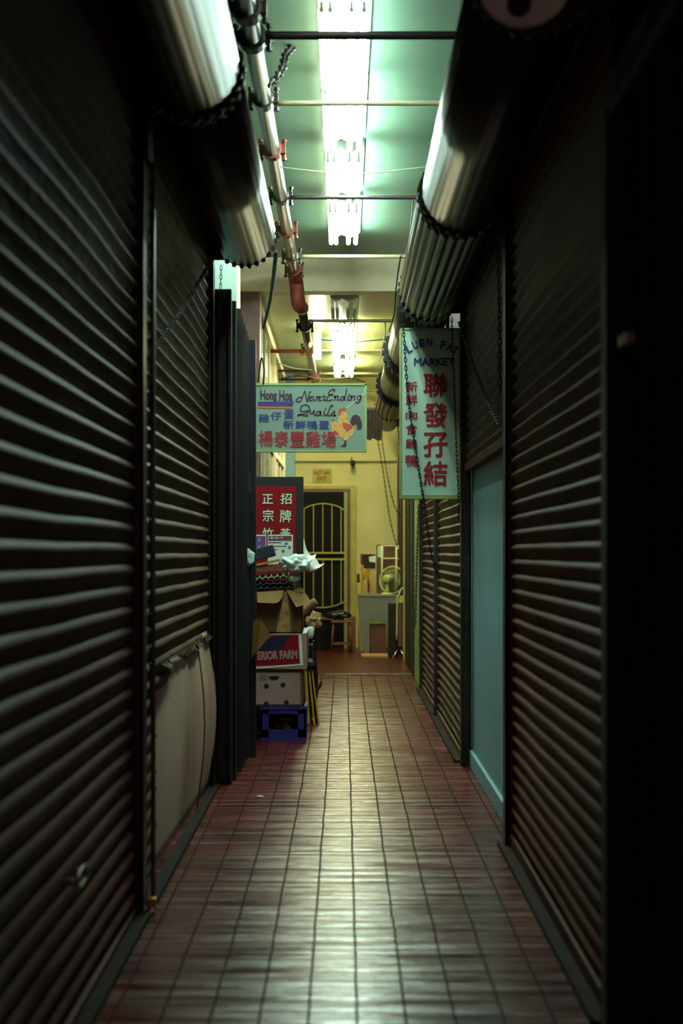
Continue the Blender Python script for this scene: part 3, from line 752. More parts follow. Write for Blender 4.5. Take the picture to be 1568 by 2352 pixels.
for y0_, y1_, xe in ((922.5, 926.5, 676), (928, 932.5, 674)): patch(b, [(592, y0_), (xe, y0_), (xe - 3, y1_), (592, y1_)], 0, 0, 1, D, .004)
obj('stripe', b, M_navy, t)
b = B(); patch(b, [(592, 933), (671, 934.5), (671, 938), (592, 937.5)], 0, 0, 1, D, .004); obj('stripe', b, M_orange, t)
never = [
 [(205,298),(140,312),(95,350),(100,382),(150,394),(200,360),(240,260),(275,170),(300,270),(327,392),(350,280),(375,195),(400,185)],
 [(430,287),(385,285),(372,305),(402,320),(366,345),(385,374),(430,362)],
 [(445,285),(458,340),(485,372),(515,352),(532,315),(520,287),(548,290)],
 [(612,290),(575,285),(562,305),(597,320),(560,346),(580,373),(625,362)],
 [(648,292),(670,272),(702,276),(705,302),(682,335),(672,364),(722,360)],
 [(892,176),(910,138),(872,130),(802,170),(775,215),(800,245),(870,240),(800,262),(745,310),(745,358),(800,370),(855,350)],
 [(890,280),(925,272),(915,320),(900,362)], [(912,312),(945,278),(985,272),(972,330),(962,358),(1002,356)],
 [(1110,292),(1060,287),(1030,330),(1045,362),(1085,352),(1115,295)], [(1165,128),(1142,230),(1117,335),(1135,362)],
 [(1197,278),(1182,340),(1197,362),(1225,352)], [(1220,240)],
 [(1240,280),(1270,276),(1256,330),(1242,364)], [(1256,312),(1290,278),(1335,276),(1322,340),(1340,362)],
 [(1460,267),(1410,272),(1382,320),(1402,354),(1440,338),(1464,268),(1456,350),(1420,405),(1370,414),(1346,400)]]
quails = [
 [(330,578),(260,604),(195,592),(180,550),(215,485),(290,460),(358,490),(380,550),(342,612),(262,660),(180,664),(120,690),(200,668),(270,692),(345,688)],
 [(392,582),(386,632),(412,655),(455,620),(476,582)], [(476,582),(466,640),(482,680),(515,678)],
 [(602,602),(550,602),(520,646),(540,682),(585,668),(612,602),(602,660),(625,684)],
 [(692,602),(672,660),(690,684),(724,674)], [(715,550)],
 [(862,505),(850,465),(815,500),(780,600),(745,684),(800,684),(840,688)], [(838,660),(905,592),(900,640),(912,676),(870,690),(930,686)]]
strokes('lettering', M_plum, t, never, 670, 880, 9.224, D, 0.0085)
strokes('lettering', M_plum, t, quails, 670, 880, 9.224, D, 0.0092)
for ch, bx in zip('雞仔蛋', ((594, 951, 618, 970), (622, 946, 646, 965), (652, 941, 675, 962))): write('lettering', ch, M_navy, t, *bx, D, 0.012)
for k, ch in enumerate('新鮮鴨蛋'): write('lettering', ch, M_navy, t, 651 + k * 27, 965 + k * .5, 675 + k * 27, 985 + k * .6, D, 0.016)
for k, ch in enumerate('楊泰豐雞場'): write('lettering', ch, M_red, t, 593.5 + k * 36.2, 989 + k * .5, 627 + k * 36.2, 1026 + k * .8, D, 0.014)
def bird(nm, m, lift, *polys):
    b = B()
    for pl in polys: patch(b, pl, 585, 870, 5.917, D, lift)
    return obj(nm, b, m, t)
bird('rooster_body', M_tan, .0020, [(1140,470),(1165,415),(1230,412),(1255,500),(1275,590),(1310,620),(1350,620),(1358,680),(1340,750),(1290,800),(1250,838),(1215,838),(1180,795),(1120,790),(1062,780),(1037,720),(1042,620),(1032,585),(1060,553),(1090,557),(1110,612),(1132,580)])
bird('rooster_comb', M_rooster_red, .0028, [(1130, 445),(1145, 407),(1185, 400),(1218, 383),(1240, 400),(1235, 440),(1200, 437),(1168, 470),(1155, 512),(1132, 500)])
bird('hen_comb', M_rooster_red, .0028, [(1035, 580),(1050, 553),(1085, 550),(1092, 572),(1060, 585)])
bird('rooster_wing', M_rooster_red, .0028, [(1190, 590),(1198, 655),(1250, 720),(1318, 682),(1340, 632),(1262, 612)])
bird('hen_wing', M_rooster_red, .0028, [(1085, 690),(1150, 760),(1120, 775),(1070, 740)])
bird('rooster_tail', M_rooster_dark, .0028, [(1300, 610),(1300, 560),(1330, 500),(1370, 485),(1420, 510),(1450, 580),(1460, 640),(1440, 700),(1415, 680),(1392, 700),(1390, 640),(1368, 612),(1340, 640)])
bird('rooster_leg', M_rooster_dark, .0028, [(1215, 832),(1240, 840),(1245, 900),(1225, 925),(1150, 920),(1198, 902),(1215, 870)])
b = B(); tube(b, [P(838, 885, D), P(836, 905, D), P(815, 922, D), P(796, 936, D), P(775, 945, D)], 0.0022, 5); obj('crack', b, M_white, t)

# ------------------------------------------------------------------ small sign, camera on the end wall
D = Y_END - .012
t = tag(obj('exit_sign', (lambda b: (box(b, P(717, 0, D).x, P(762, 0, D).x, D, Y_END, P(0, 1109, D).z, P(0, 1076, D).z), b)[1])(B()), M_frame), 'small worn yellow sign with two red lines of capitals above the door', 'sign')
write('lettering', 'NOT AN', M_red, t, 721, 1081, 757, 1091, D, 0.03); write('lettering', 'EXIT', M_red, t, 728, 1094, 750, 1104, D, 0.03)
t = thing('security_camera', 'small dark dome camera under the ledge on the end wall', 'camera', P(810, 1064, 18.95))
b = B(); bmesh.ops.create_uvsphere(b, u_segments=14, v_segments=10, radius=0.036, matrix=Matrix.Translation(P(810, 1065, 18.98))); obj('dome', b, M_black, t, True)
b = B(); q = P(810, 1062, 18.98); box(b, q.x - .02, q.x + .02, 18.98, Y_END, q.z + .01, q.z + .03); obj('bracket', b, M_black, t)

# ------------------------------------------------------------------ red standing sign and its posters
D = 10.2
t = thing('standing_sign', 'black framed upright sign with red face behind the carton stack', 'sign', (-0.5, D + .05, 0))
xr = P(696, 0, D).x
b = B(); box(b, -0.74, xr, D, D + .1, 0, P(0, 1095, D).z); bevel(b, .005); obj('frame', b, M_black, t)
b = B(); box(b, P(592, 0, D).x - .03, P(679, 0, D).x, D - .004, D + .002, 0.9, P(0, 1117, D).z); obj('face', b, M_redface, t)
for ch, bx in (('正', (602, 1135, 627, 1157)), ('招', (644, 1133, 670, 1158)), ('宗', (603, 1170, 628, 1198)), ('牌', (642, 1171, 669, 1200)), ('竹', (602, 1212, 628, 1238)), ('黃', (643, 1213, 667, 1243))):
    write('lettering', ch, M_mintink, t, *bx, D - .004, 0.016)
def flat(name, pts, D, m, parent=None, th=0.0015):
    b = B(); q = [P(x, y, D) for x, y in pts]
    v = [b.verts.new(p) for p in q]; v2 = [b.verts.new((p.x, p.y + th, p.z)) for p in q]
    n = len(v); b.faces.new(v); b.faces.new(v2)
    for k in range(n): b.faces.new((v[k], v[(k + 1) % n], v2[(k + 1) % n], v2[k]))
    return obj(name, b, m, parent)
DP = D - .008
t = tag(flat('poster', [(614.5, 1228), (672.5, 1228), (672.5, 1302), (614.5, 1302)], DP, M_white), 'white health notice with a dark heading taped over the red sign', 'poster', 'notices on the red sign')
flat('heading', [(616, 1231), (669.5, 1231), (669.5, 1240), (616, 1240)], DP - .001, M_maroon, t, .0005)
flat('heading', [(616, 1240), (669.5, 1240), (669.5, 1242.5), (616, 1242.5)], DP - .001, M_purple, t, .0005)
write('lettering', 'C', M_mintink, t, 617, 1233, 620.5, 1238, DP, 0.02, .0025); write('lettering', 'VID-19', M_mintink, t, 628, 1233, 649.5, 1238, DP, 0.02, .0025)
b = B(); q = P(624, 1235.5, DP)
b.faces.new([b.verts.new((q.x + .009 * math.cos(2 * PI * k / 10), DP - .0025, q.z + .009 * math.sin(2 * PI * k / 10))) for k in range(10)]); obj('lettering', b, M_mintink, t)
for (a, c, e, g_) in ((616, 1245, 646, 1248), (630, 1253.5, 658, 1256), (630, 1261.5, 638, 1263.5)): flat('print', [(a, c), (e, c), (e, g_), (a, g_)], DP - .001, M_greyink, t, .0005)
flat('print', [(652, 1250), (655, 1247), (661, 1245), (660, 1251), (656, 1252)], DP - .001, M_blueink, t, .0005)
flat('print', [(661, 1259), (663, 1254), (666, 1253), (668, 1258), (667, 1261), (662, 1261)], DP - .001, M_blueink, t, .0005)
flat('print', [(646, 1266), (649, 1262), (653, 1263), (653, 1268), (649, 1270)], DP - .001, M_greyink, t, .0005)
t = tag(flat('poster', [(585, 1228), (611.5, 1228), (611.5, 1270), (585, 1270)], DP, M_white), 'purple printed notice left of the white health notice', 'poster', 'notices on the red sign')
flat('print', [(585, 1231), (610, 1231), (610, 1264), (585, 1266)], DP - .001, M_purple, t, .0005)
strokes('print', M_mintink, t, [[(593, 1243), (596, 1236), (597, 1240), (594, 1241), (598, 1243)], [(593, 1257), (596, 1253), (597, 1256), (594, 1258), (598, 1260)]], 0, 0, 1, DP - .0015, 0.003, .001)

# ------------------------------------------------------------------ carton stack
YF = 9.75
t = thing('crate', 'blue plastic crate at the bottom of the carton stack', 'crate', (-0.42, YF + .17, 0))
x0, x1, yb2, zt = -0.572, -0.262, YF + .33, 0.232
b = B()
box(b, x0, x1, YF, yb2, 0, 0.02)
for xx in (x0, x1 - .012): box(b, xx, xx + .012, YF, yb2, .02, zt)
box(b, x0, x1, yb2 - .012, yb2, .02, zt)
box(b, x0, x0 + .055, YF, YF + .014, .02, zt); box(b, x1 - .055, x1, YF, YF + .014, .02, zt)
box(b, x0, x1, YF, YF + .014, .02, .075); box(b, x0, x1, YF, YF + .014, zt - .05, zt)
box(b, x0 - .006, x1 + .006, YF - .006, YF + .02, zt - .02, zt); box(b, x1 - .006, x1 + .006, YF, yb2, zt - .02, zt); box(b, x0 - .006, x0 + .006, YF, yb2, zt - .02, zt)
for k in range(4): box(b, x1, x1 + .004, YF + .03 + k * .08, YF + .05 + k * .08, .02, zt - .02)
obj('shell', b, M_crate, t)
b = B(); lump(b, (-0.42, YF + .17, .074), .11, .1, .06, 3, .3, 4); tag(obj('sack', b, M_blackbag, None, True), 'dark crumpled sack lying inside the blue crate', 'bag')
b = B()
for k in range(5): lump(b, (-0.44 + k * .017, YF + .10, .13 + .006 * (k % 2)), .011, .011, .009, k, .2, 3, 2)
tag(obj('scraps', b, M_kraft, None, True), 'few reddish scraps on top of the sack in the blue crate', 'scraps', kind='stuff')
def carton(name, label, X0, X1, D_, dep, Z0, Z1, m, rot):
    c = Vector(((X0 + X1) / 2, D_ + dep / 2, Z0))
    t = thing(name, label, 'box', c, 'cartons in the stack')
    b = B(); box(b, X0, X1, D_, D_ + dep, Z0, Z1); bevel(b, .004); obj('body', b, m, t)
    return t, c
# carton with holes
zc0, zc1 = 0.234, 0.487
t, c = carton('carton', 'pinkish carton with round holes on the blue crate', -0.64, -0.285, YF, .35, zc0, zc1, M_card, 0)
b = B(); box(b, -0.64, -0.301, YF - .004, YF, zc0 + .012, zc1 - .022); bevel(b, .0015, 1); obj('front_panel', b, M_pinkcard, t)
def hole(px, py, rx, ry, half=False):
    b = B(); q = P(px, py, YF)
    pts = [(q.x + rx * math.cos(a), q.z + ry * math.sin(a)) for a in [(PI + PI * k / 14) if half else 2 * PI * k / 16 for k in range(15 if half else 16)]]
    bb = [b.verts.new((x, YF - .0055, z)) for x, z in pts]; b.faces.new(bb); obj('hole', b, M_black, t)
for px, py in ((611.5, 1576), (649.5, 1573), (611, 1616.5), (657.5, 1613.5)): hole(px, py, .017, .017)
hole(629, 1553, .038, .027, True)
b = B(); q = P(603, 1557, YF)
b.faces.new([b.verts.new((q.x + .03 * math.cos(a) * (1 - .12 * math.cos(2 * a)), YF - .0055, q.z + .021 * math.sin(a) + .003 * math.cos(4 * a))) for a in [2 * PI * k / 20 for k in range(20)]]); obj('printed_apple', b, M_greyink, t)
# red and navy farm carton
ze0, ze1 = zc1 + .002, 0.735
t, c = carton('carton', 'red and navy farm carton with white border above the pinkish carton', -0.64, -0.255, YF - .02, .36, ze0, ze1, M_pinkcard, 0)
YE = YF - .02
b = B(); z_b, z_t = ze0 + .026, ze1 - .012
q0 = -0.64; q1 = P(687, 0, YE).x
b.faces.new([b.verts.new(p) for p in ((q0, YE - .001, z_b), (q1 + .006, YE - .001, z_b), (q1 - .006, YE - .001, z_t), (q0, YE - .001, z_t))]); obj('red_print', b, M_redface, t)
b = B(); patch(b, [(590, 1496), (598, 1483), (612, 1470), (630, 1462), (665, 1460), (655, 1478), (648, 1491), (590, 1496)][:7], 0, 0, 1, YE, .002)
obj('navy_print', b, mat('dark_navy_print', (24, 22, 58), 0.5), t)
b = B()
patch(b, [(685, 1458), (692, 1458), (696, 1528), (689, 1528)], 0, 0, 1, YE, .0025); patch(b, [(575, 1533), (575, 1537), (696, 1528), (696, 1524)][::-1], 0, 0, 1, YE, .0026)
obj('white_border', b, M_white, t)
write('lettering', 'ERIOR FARM', M_pinkcard, t, 591, 1494, 683, 1515, YE, 0.055, .003, tilt=0.04)
# the carton's open top edge
b = B(); quad(b, [(-0.284, YE, ze1 + .0005), (-0.256, YE, ze1 + .0005), (-0.25, YE + .34, ze1 + .022), (-0.282, YE + .34, ze1 + .02)]); obj('lid_flap', b, M_white, t)
b = B(); p = P(698, 1472, YE); q = -0.2535
b.faces.new([b.verts.new((q, YE + .14 + .03 * math.cos(2 * PI * k / 12), (ze0 + ze1) / 2 + .05 + .014 * math.sin(2 * PI * k / 12))) for k in range(12)]); obj('hole', b, M_black, t)
# open brown carton with flaps
zo0, zo1 = ze1 + .003, 1.02
t = thing('carton', 'open brown cardboard carton with hanging flaps near the top of the stack', 'box', (-0.45, YF + .15, zo0), 'cartons in the stack')
b = B(); X0, X1 = -0.63, -0.287
yo = YF - .01
for a in ((X0, X1, yo, yo + .006), (X0, X1, yo + .29, yo + .296)): box(b, a[0], a[1], a[2], a[3], zo0, zo1)
for xx in (X0, X1 - .006): box(b, xx, xx + .006, yo, yo + .296, zo0, zo1)
box(b, X0, X1, yo, yo + .296, zo0, zo0 + .006); obj('body', b, M_card, t)
b = B(); patch(b, [(655, 1358), (662, 1358), (668, 1452), (634, 1452)], 0, 0, 1, yo, .001); obj('tape', b, M_kraft, t)
def flap(pts, name='flap'):
    b = B(); v = [b.verts.new(p) for p in pts]; f = b.faces.new(v)
    bmesh.ops.solidify(b, geom=[f], thickness=0.004); obj(name, b, M_card2, t)
def PD(x, y, d): return P(x, y, d)
flap([PD(590, 1360, yo), PD(651, 1355, yo), PD(648, 1372, yo - .06), PD(640, 1383, yo - .09), PD(630, 1386, yo - .1), PD(591, 1384, yo - .1)])
flap([PD(657, 1355, yo), PD(692, 1348, yo + .05), PD(715, 1383, yo - .05), PD(680, 1395, yo - .1)])
# filling inside that carries the trays
b = B(); box(b, X0 + .01, X1 - .01, yo + .01, yo + .286, zo0 + .008, zo1 - .004); obj('paper_fill', b, M_kraft, t)
# egg trays
def tray(label, z, X0, X1, m, tilt, h=0.038, ncup=6):
    t_b = B(); nx, ny_ = ncup * 6, 30
    grid = []
    for j in range(ny_ + 1):
        row = []
        for i in range(nx + 1):
            u, v = i / nx, j / ny_
            zz = h * (0.5 + 0.5 * math.sin(u * ncup * 2 * PI) * math.sin(v * 5 * 2 * PI))
            if i in (0, nx) or j in (0, ny_): zz = h * .45
            row.append((X0 + (X1 - X0) * u, YF - .015 + .29 * v, z + zz + tilt * (X0 + (X1 - X0) * u - X0)))
        grid.append(row)
    sheet(t_b, grid, 0.004)
    return tag(obj('egg_tray', t_b, m, None, True), label, 'egg tray', 'egg trays on the stack')
tray('lowest egg tray, dark blue, resting on the open brown carton', 1.024, -0.63, -0.345, M_egg3, 0.02)
tray('second egg tray from below, dark brown edge', 1.052, -0.63, -0.36, M_egg3, 0.04)
tray('pale grey green egg tray in the middle of the trays', 1.085, -0.63, -0.385, M_egg2, 0.09, .05)
b = B(); lump(b, (-0.345, YF + .02, 1.105), .045, .05, .034, 8, .15, 2)
tag(obj('melon', b, M_egg2, None, True), 'small pale rounded bundle at the right end of the trays', 'bundle')
t = thing('carton', 'flat reddish brown carton lying on the pale egg tray', 'box', (-0.5, YF + .12, 1.16), 'cartons in the stack')
b = B(); vs = box(b, -0.63, -0.385, YF - .02, YF + .22, 1.155, 1.205); bmesh.ops.rotate(b, cent=(-.5, YF, 1.16), matrix=Matrix.Rotation(-0.06, 3, 'Y'), verts=vs); bevel(b, .004); obj('body', b, M_egg, t)
b = B(); vs = box(b, -0.60, -0.44, YF - .03, YF + .1, 1.215, 1.232); bmesh.ops.rotate(b, cent=(-.5, YF, 1.22), matrix=Matrix.Rotation(-0.22, 3, 'Y'), verts=vs); bevel(b, .003)
tag(obj('cardboard_sheet', b, M_card2), 'folded tan cardboard under the dark blue packet', 'cardboard')
b = B(); vs = box(b, -0.63, -0.475, YF - .03, YF + .1, 1.245, 1.325); bmesh.ops.rotate(b, cent=(-.55, YF, 1.28), matrix=Matrix.Rotation(-0.26, 3, 'Y'), verts=vs); bevel(b, .008)
tag(obj('packet', b, M_egg3), 'dark navy packet tilted on top of the stack', 'packet')
b = B(); lump(b, (-0.335, YF + .02, 1.205), .088, .085, .062, 5, .42, 3.2, 4)
tag(obj('plastic_bag', b, M_plastic, None, True), 'crumpled white plastic bag beside the flat reddish carton', 'bag')
# flaring white sheets
def curl(label, pts0, pts1, pts2, d0, d1, m=M_white):
    b = B(); rows = []
    a_ = smooth_path([P(x, y, d0) for x, y in pts0], 4); c_ = smooth_path([P(x, y, (d0 + d1) / 2 - .05) for x, y in pts1], 4); e_ = smooth_path([P(x, y, d1) for x, y in pts2], 4)
    for p, q, r in zip(a_, c_, e_): rows.append(smooth_path([p, q, r], 5))
    sheet(b, rows, 0.0015)
    return tag(obj('paper', b, m, None, True), label, 'paper', 'loose white sheets on the stack')
curl('large white sheet curling upright against the dark sign edge', [(697, 1236), (704, 1262), (714, 1276), (726, 1272)], [(697, 1262), (702, 1280), (712, 1284), (724, 1280)], [(697, 1292), (702, 1296), (706, 1293), (722, 1284)], 10.19, 9.98)
curl('white sheet with pointed corner sticking out to the right of the stack', [(724, 1282), (731, 1292), (734, 1297), (746, 1294)], [(712, 1292), (718, 1300), (724, 1305), (736, 1302)], [(697, 1302), (706, 1312), (718, 1314), (728, 1308)], 9.86, 9.78)
# brown paper torn sheet on the gate
b = B(); q = [P(x, y, d) for x, y, d in ((582, 1425, 8.93), (600, 1424, 8.90), (622, 1459, 8.86), (590, 1496, 8.88), (577, 1511, 8.92), (579, 1470, 8.94))]
f = b.faces.new([b.verts.new(p) for p in q]); bmesh.ops.solidify(b, geom=[f], thickness=.003)
tag(obj('paper_sack', b, M_card2), 'torn tan paper sheet caught on the gate beside the farm carton', 'paper')
b = B(); lump(b, P(569, 1281, 8.9), .047, .032, .056, 11, .3, 2.4, 2, False)
tag(obj('crumpled_paper', b, M_signface), 'crumpled pale teal paper stuck to the black gate', 'paper')
# black sack and rubbish to the right of the stack
D = 10.95
b = B(); lump(b, (-0.262, D, .29), .055, .09, .34, 21, .25, 2.2, 4)
t = tag(obj('bin_bag', b, M_blackbag, None, True), 'tall black bin bag standing right of the cartons', 'bag')
b = B(); tube(b, smooth_path([P(720, 1588, D - .1), P(730, 1581, D - .1), P(736, 1573, D - .1), P(738, 1564, D - .1)], 4), [.004, .006, .008, .01, .011, .012, .012, .012, .012, .011, .01, .008, .005], 6); obj('handle', b, M_black, t)
b = B(); lump(b, P(722, 1428, D), .060, .06, .075, 31, .4, 2.5, 3)
tag(obj('paper_bag', b, M_kraft), 'crumpled brown paper bag on the black bin bag', 'bag')
b = B(); tube(b, smooth_path([P(690, 1404, 10.0), P(706, 1396, 10.0), P(718, 1387, 10.0), P(727, 1381, 10.0)], 4), [.03, .035, .036, .036, .036, .035, .035, .034, .034, .033, .032, .03, .024], 10)
tag(obj('paper_roll', b, M_kraft, None, True), 'rolled brown paper lying under the carton flap', 'paper')
b = B(); p = P(713, 1452, D - .06); tube(b, [(p.x, p.y, p.z - .05), (p.x, p.y, p.z - .02), (p.x, p.y, p.z + .03), (p.x, p.y, p.z + .042)], [.018, .028, .03, .02], 12)
tag(obj('cup', b, M_plastic, None, True), 'small white cup at the side of the black bin bag', 'cup')
# folded yellow stand
D = 10.62
t = thing('folding_stand', 'folded yellow stand with slats leaning right of the cartons', 'stand', (-0.23, D, 0))
def slat(pa, pb, wa, wb, m, dd, nm):
    b = B(); a = P(*pa, D + dd); c = P(*pb, D + dd)
    a.z = max(a.z, 0); vs = []
    for p, wd in ((a, wa), (c, wb)):
        for sx, sy in ((-1, -1), (1, -1), (1, 1), (-1, 1)): vs.append(b.verts.new((p.x + sx * wd / 2, p.y + sy * .008, p.z)))
    for q in range(4): b.faces.new((vs[q], vs[(q + 1) % 4], vs[4 + (q + 1) % 4], vs[4 + q]))
    b.faces.new(vs[:4]); b.faces.new(vs[4:]); obj(nm, b, m, t)
slat((708, 1662), (702, 1540), .024, .018, M_yel, 0, 'leg'); slat((722, 1664), (709, 1534), .014, .012, M_yel, 0, 'leg'); slat((732, 1664), (716, 1536), .012, .012, M_yel, .0, 'leg')
slat((727, 1663), (712, 1540), .020, .016, M_iron, .03, 'web'); slat((715, 1662), (706, 1540), .016, .012, M_iron, .03, 'web')
b = B(); lump(b, P(712, 1528, D), .045, .03, .05, 41, .3, 3, 2); obj('strap', b, M_blackbag, t)
b = B(); p = P(598, 1831, 0); q = Vector(((598 - CX) * EYE / (1831 - CY), F * EYE / (1831 - CY), .004)); lump(b, q, .022, .012, .004, 2, .3, 2, 1)
tag(obj('paper_scrap', b, M_white), 'tiny white scrap on the floor tiles by the black gate', 'scrap')

# ------------------------------------------------------------------ corner at the far end
D = 17.75
t = thing('desk', 'grey side desk with kneehole standing at the end wall on the right', 'desk', (0.4, D + .3, 0))
x0, x1 = P(823, 0, D).x, P(907, 0, D).x
b = B(); box(b, x0 - .01, x1 + .01, D - .01, D + .55, .725, .752); bevel(b, .004); obj('desktop', b, M_greylam, t)
b = B(); box(b, x0, x1, D, D + .02, .42, .725); obj('apron', b, M_greylam, t)
b = B(); box(b, x0 + .001, x0 + .135, D - .003, D + .52, .004, .724); bevel(b, .003); obj('side_panel', b, M_greylam, t)
b = B(); box(b, x1 - .02, x1 - .001, D - .003, D + .52, .004, .724); obj('side_panel', b, M_greylam, t)
b = B(); q0, q1 = P(850, 0, D).x, P(886, 0, D).x; box(b, q0, q1, D + .06, D + .4, .004, .37); bevel(b, .004)
tag(obj('carton', b, M_brownboard), 'plain brown carton under the grey desk', 'box')
b = B(); vs = box(b, P(829, 0, 17.3).x, P(891, 0, 17.3).x, 17.2, 17.62, .004, .03); bevel(b, .004)
tag(obj('board', b, M_card2), 'flat tan board lying on the floor before the grey desk', 'board')
b = B(); vs = box(b, .55, .655, 17.25, 17.32, .004, .66); bmesh.ops.rotate(b, cent=(.6, 17.3, 0), matrix=Matrix.Rotation(-0.5, 3, 'Z'), verts=vs); bevel(b, .006)
tag(obj('panel', b, M_black), 'black upright panel leaning before the grey desk', 'panel')
# fan
Dg = 18.0; zt = .752
t = thing('fan', 'cream table fan seen from behind on the grey desk', 'fan', (P(891, 0, Dg).x, Dg, zt))
cxf = P(889, 0, Dg).x; czf = P(0, 1330, Dg).z
b = B(); tube(b, [(cxf, Dg, zt), (cxf, Dg, zt + .02)], [.075, .06], 20); obj('base', b, M_fan, t, False)
b = B(); tube(b, [(cxf, Dg, zt + .02), (cxf, Dg, zt + .12), (cxf + .008, Dg + .02, czf - .05)], [.034, .024, .020], 12); obj('neck', b, M_fan, t, True)
b = B(); a = Vector((cxf - .02, Dg - .09, czf + .01)); c = Vector((cxf + .045, Dg + .06, czf - .008))
d = (c - a).normalized()
tube(b, [a, a + d * .012, a + d * .03, a + d * .12, c], [.030, .044, .050, .054, .048], 18); obj('motor_housing', b, M_fan, t, True)
b = B(); tube(b, [a - d * .004, a + d * .002], [.022, .022], 16); obj('motor_cap', b, M_fanmesh, t)
gc = a + d * .22; gs = d.cross(Vector((0, 0, 1))).normalized(); gu = gs.cross(d)
b = B()
def gpnt(r, an, off=0): return gc + gs * (r * math.cos(an)) + gu * (r * math.sin(an)) + d * off
for r, off, rr in ((.172, .0, .009), (.172, .03, .006), (.12, -.03, .0022), (.07, -.045, .0022)):
    tube(b, [gpnt(r, 2 * PI * k / 40, off) for k in range(40)], rr, 6, closed=True)
for k in range(36):
    an = 2 * PI * k / 36; tube(b, [gpnt(.05, an, -.05), gpnt(.12, an, -.03), gpnt(.168, an, 0)], .0016, 4)
obj('guard', b, M_fan, t)
b = B()
for k in range(3):
    rows = []
    for i in range(5):
        r = .03 + .11 * i / 4; rows.append([gpnt(r, 2 * PI * k / 3 + s * (.25 + .3 * i / 4), .012 + .02 * s) for s in (-1, -.3, .4, 1)])
    sheet(b, rows, .002)
obj('blade', b, M_brownboard, t)
# rack and things on the desk
t = thing('wire_rack', 'cream tubular rack standing behind the fan on the desk', 'rack', (.55, 18.25, zt))
Dr = 18.25
xa, xb_ = P(877, 0, Dr).x, P(910, 0, Dr).x; za = P(0, 1254, Dr).z
for xx in (xa, xb_):
    b = B(); tube(b, [(xx, Dr, zt), (xx, Dr, za)], .013, 10); obj('upright', b, M_whiteframe, t, True)
for yy in (1254, 1283):
    z = P(0, yy, Dr).z; b = B(); tube(b, smooth_path([(xa - .01, Dr, z), (xb_ + .02, Dr, z), (xb_ + .04, Dr + .03, z - .02)], 4), .009, 8); obj('rail', b, M_whiteframe, t, True)
t = thing('carton', 'tall dark brown carton with paper label behind the tubular rack', 'box', (.56, 18.45, zt))
Dk = 18.32
b = B(); box(b, P(865, 0, Dk).x, P(923, 0, Dk).x, Dk, Dk + .2, zt, P(0, 1251, Dk).z); bevel(b, .004); obj('body', b, M_brownboard, t)
flat('label', [(867, 1254), (881, 1254), (881, 1280), (867, 1280)], Dk - .003, M_mintink, t); flat('label', [(908, 1255), (922, 1256), (922, 1262), (908, 1261)], Dk - .003, M_white, t)
t = thing('box', 'black box with white paper perched on the yellow easel', 'box', (.28, 18.3, 1.0))
De = 18.2
b = B(); box(b, P(833, 0, De).x, P(862, 0, De).x, De, De + .22, P(0, 1306.5, De).z + .002, P(0, 1273, De).z); bevel(b, .003); obj('body', b, M_black, t)
flat('paper', [(847, 1279), (862, 1276), (862, 1292), (848, 1290)], De - .003, M_white, t); flat('side', [(828, 1273), (833, 1272), (833, 1298), (828, 1296)], De, M_rust, t, .2)
t = thing('easel', 'yellow wooden easel holding up the black box on the desk', 'easel', (.26, 18.1, zt))
def leg(pa, pb, wd, m, d_, nm='leg'):
    b = B(); tube(b, [P(*pa, d_), P(*pb, d_)], wd, 8); obj(nm, b, m, t)
leg((831, 1364), (833, 1298), .015, M_yel, 18.15); leg((854, 1362), (843, 1306), .013, M_yel, 18.15); leg((846, 1362), (846, 1307), .012, M_wood, 18.35)
b = B(); lump(b, P(837, 1318, 18.12), .024, .02, .07, 51, .25, 2, 3, False); obj('cloth', b, M_yel, t)
b = B(); box(b, P(824, 0, 18.2).x, P(862, 0, 18.2).x, 18.18, 18.42, P(0, 1309.5, 18.2).z, P(0, 1307, 18.2).z); obj('shelf', b, M_yel, t)
t = thing('broom', 'thin broom with dark grip leaning against the door frame', 'broom', (.2, 17.7, 0))
b = B(); q = P(825, 1372, 17.7); tube(b, [(q.x + .025, 17.68, .03), P(816, 1312, 17.72)], .009, 8); obj('handle', b, M_yel, t)
b = B(); tube(b, [P(823, 1338, 17.66), P(822.5, 1318, 17.66)], .017, 10); obj('grip', b, M_black, t)
b = B(); box(b, q.x - .03, q.x + .06, 17.64, 17.71, .004, .06); obj('brush', b, M_egg, t)
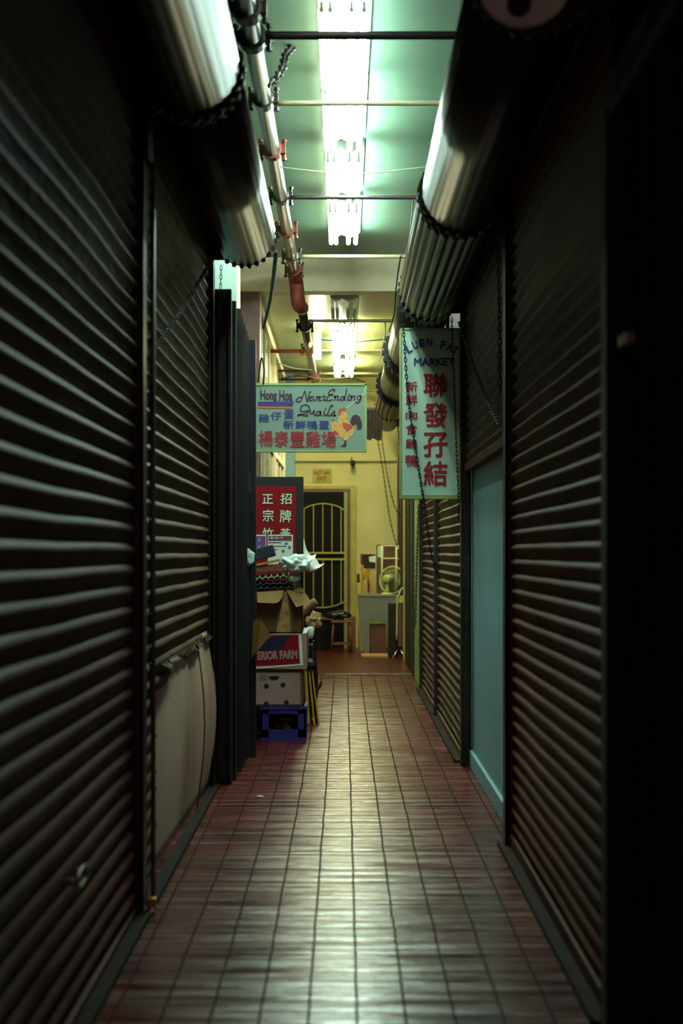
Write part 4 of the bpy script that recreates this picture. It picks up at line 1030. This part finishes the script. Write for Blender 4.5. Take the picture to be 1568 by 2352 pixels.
# teal glass pieces and stool by the door
D = 18.25
t = thing('stool', 'low wooden stool in front of the barred door', 'stool', (P(784, 0, D).x, D, 0))
x0, x1 = P(760, 0, D).x, P(808, 0, D).x; zs = .41
b = B(); box(b, x0, x1, D - .12, D + .12, zs - .03, zs); bevel(b, .008); obj('seat', b, M_wood, t)
for sx, xx in ((-1, x0 + .03), (1, x1 - .03)):
    for sy in (-1, 1):
        b = B(); tube(b, [(xx + sx * .028, D + sy * .105, .004), (xx, D + sy * .08, zs - .03)], .013, 8); obj('leg', b, M_wood, t, True)
b = B(); box(b, x0 + .02, x1 - .02, D - .09, D - .075, .1, .125); box(b, x0 + .02, x1 - .02, D + .075, D + .09, .1, .125); obj('stretcher', b, M_wood, t)
b = B(); lump(b, P(775, 1412, D), .155, .10, .055, 61, .35, 2.5, 3); tag(obj('cloth_bundle', b, M_blackbag), 'dark bundle of cloth lying on the wooden stool', 'cloth')
b = B(); vs = box(b, P(797, 0, 18.6).x, P(816, 0, 18.6).x, 18.6, 18.63, .004, .44); bevel(b, .004)
tag(obj('board', b, M_wood), 'upright wooden board behind the stool next to the door frame', 'board')
b = B(); vs = box(b, P(724, 0, 18.7).x, P(764, 0, 18.7).x, 18.5, 18.8, .004, .40); bevel(b, .006)
t = tag(obj('crate', b, M_doordark), 'dark low crate left of the stool beside the barred door', 'crate')
b = B(); box(b, P(722, 0, 18.7).x, P(766, 0, 18.7).x, 18.48, 18.82, .40, .425); obj('lid', b, M_wood, t)
# folded stand on chrome legs at the right
D = 16.8
t = thing('folding_stand', 'folded narrow stand with hooped top and chrome feet by the right wall', 'stand', (.64, D, 0))
b = B(); tube(b, smooth_path([P(911, 1470, D), P(912, 1380, D), P(916, 1366, D), P(921, 1354, D), P(925, 1352, D), P(928, 1366, D), P(930, 1440, D)], 5), .010, 8); obj('hoop', b, M_fan, t, True)
b = B(); box(b, P(912, 0, D).x, P(926, 0, D).x, D + .01, D + .03, P(0, 1384, D).z, P(0, 1368, D).z); obj('top_plate', b, M_fan, t)
b = B(); box(b, P(914, 0, D).x, P(923, 0, D).x, D + .005, D + .035, .17, P(0, 1384, D).z); obj('board', b, M_brownboard, t)
b = B(); box(b, P(924, 0, D).x, P(929, 0, D).x, D + .03, D + .05, .01, P(0, 1440, D).z); obj('board', b, M_card, t)
for xe in (898, 932):
    b = B(); e = P(xe, 1518, D); e.z = .01; e.y -= .05; tube(b, [P(914 if xe < 910 else 919, 1491, D), e], .008, 8); obj('leg', b, M_chrome, t, True)
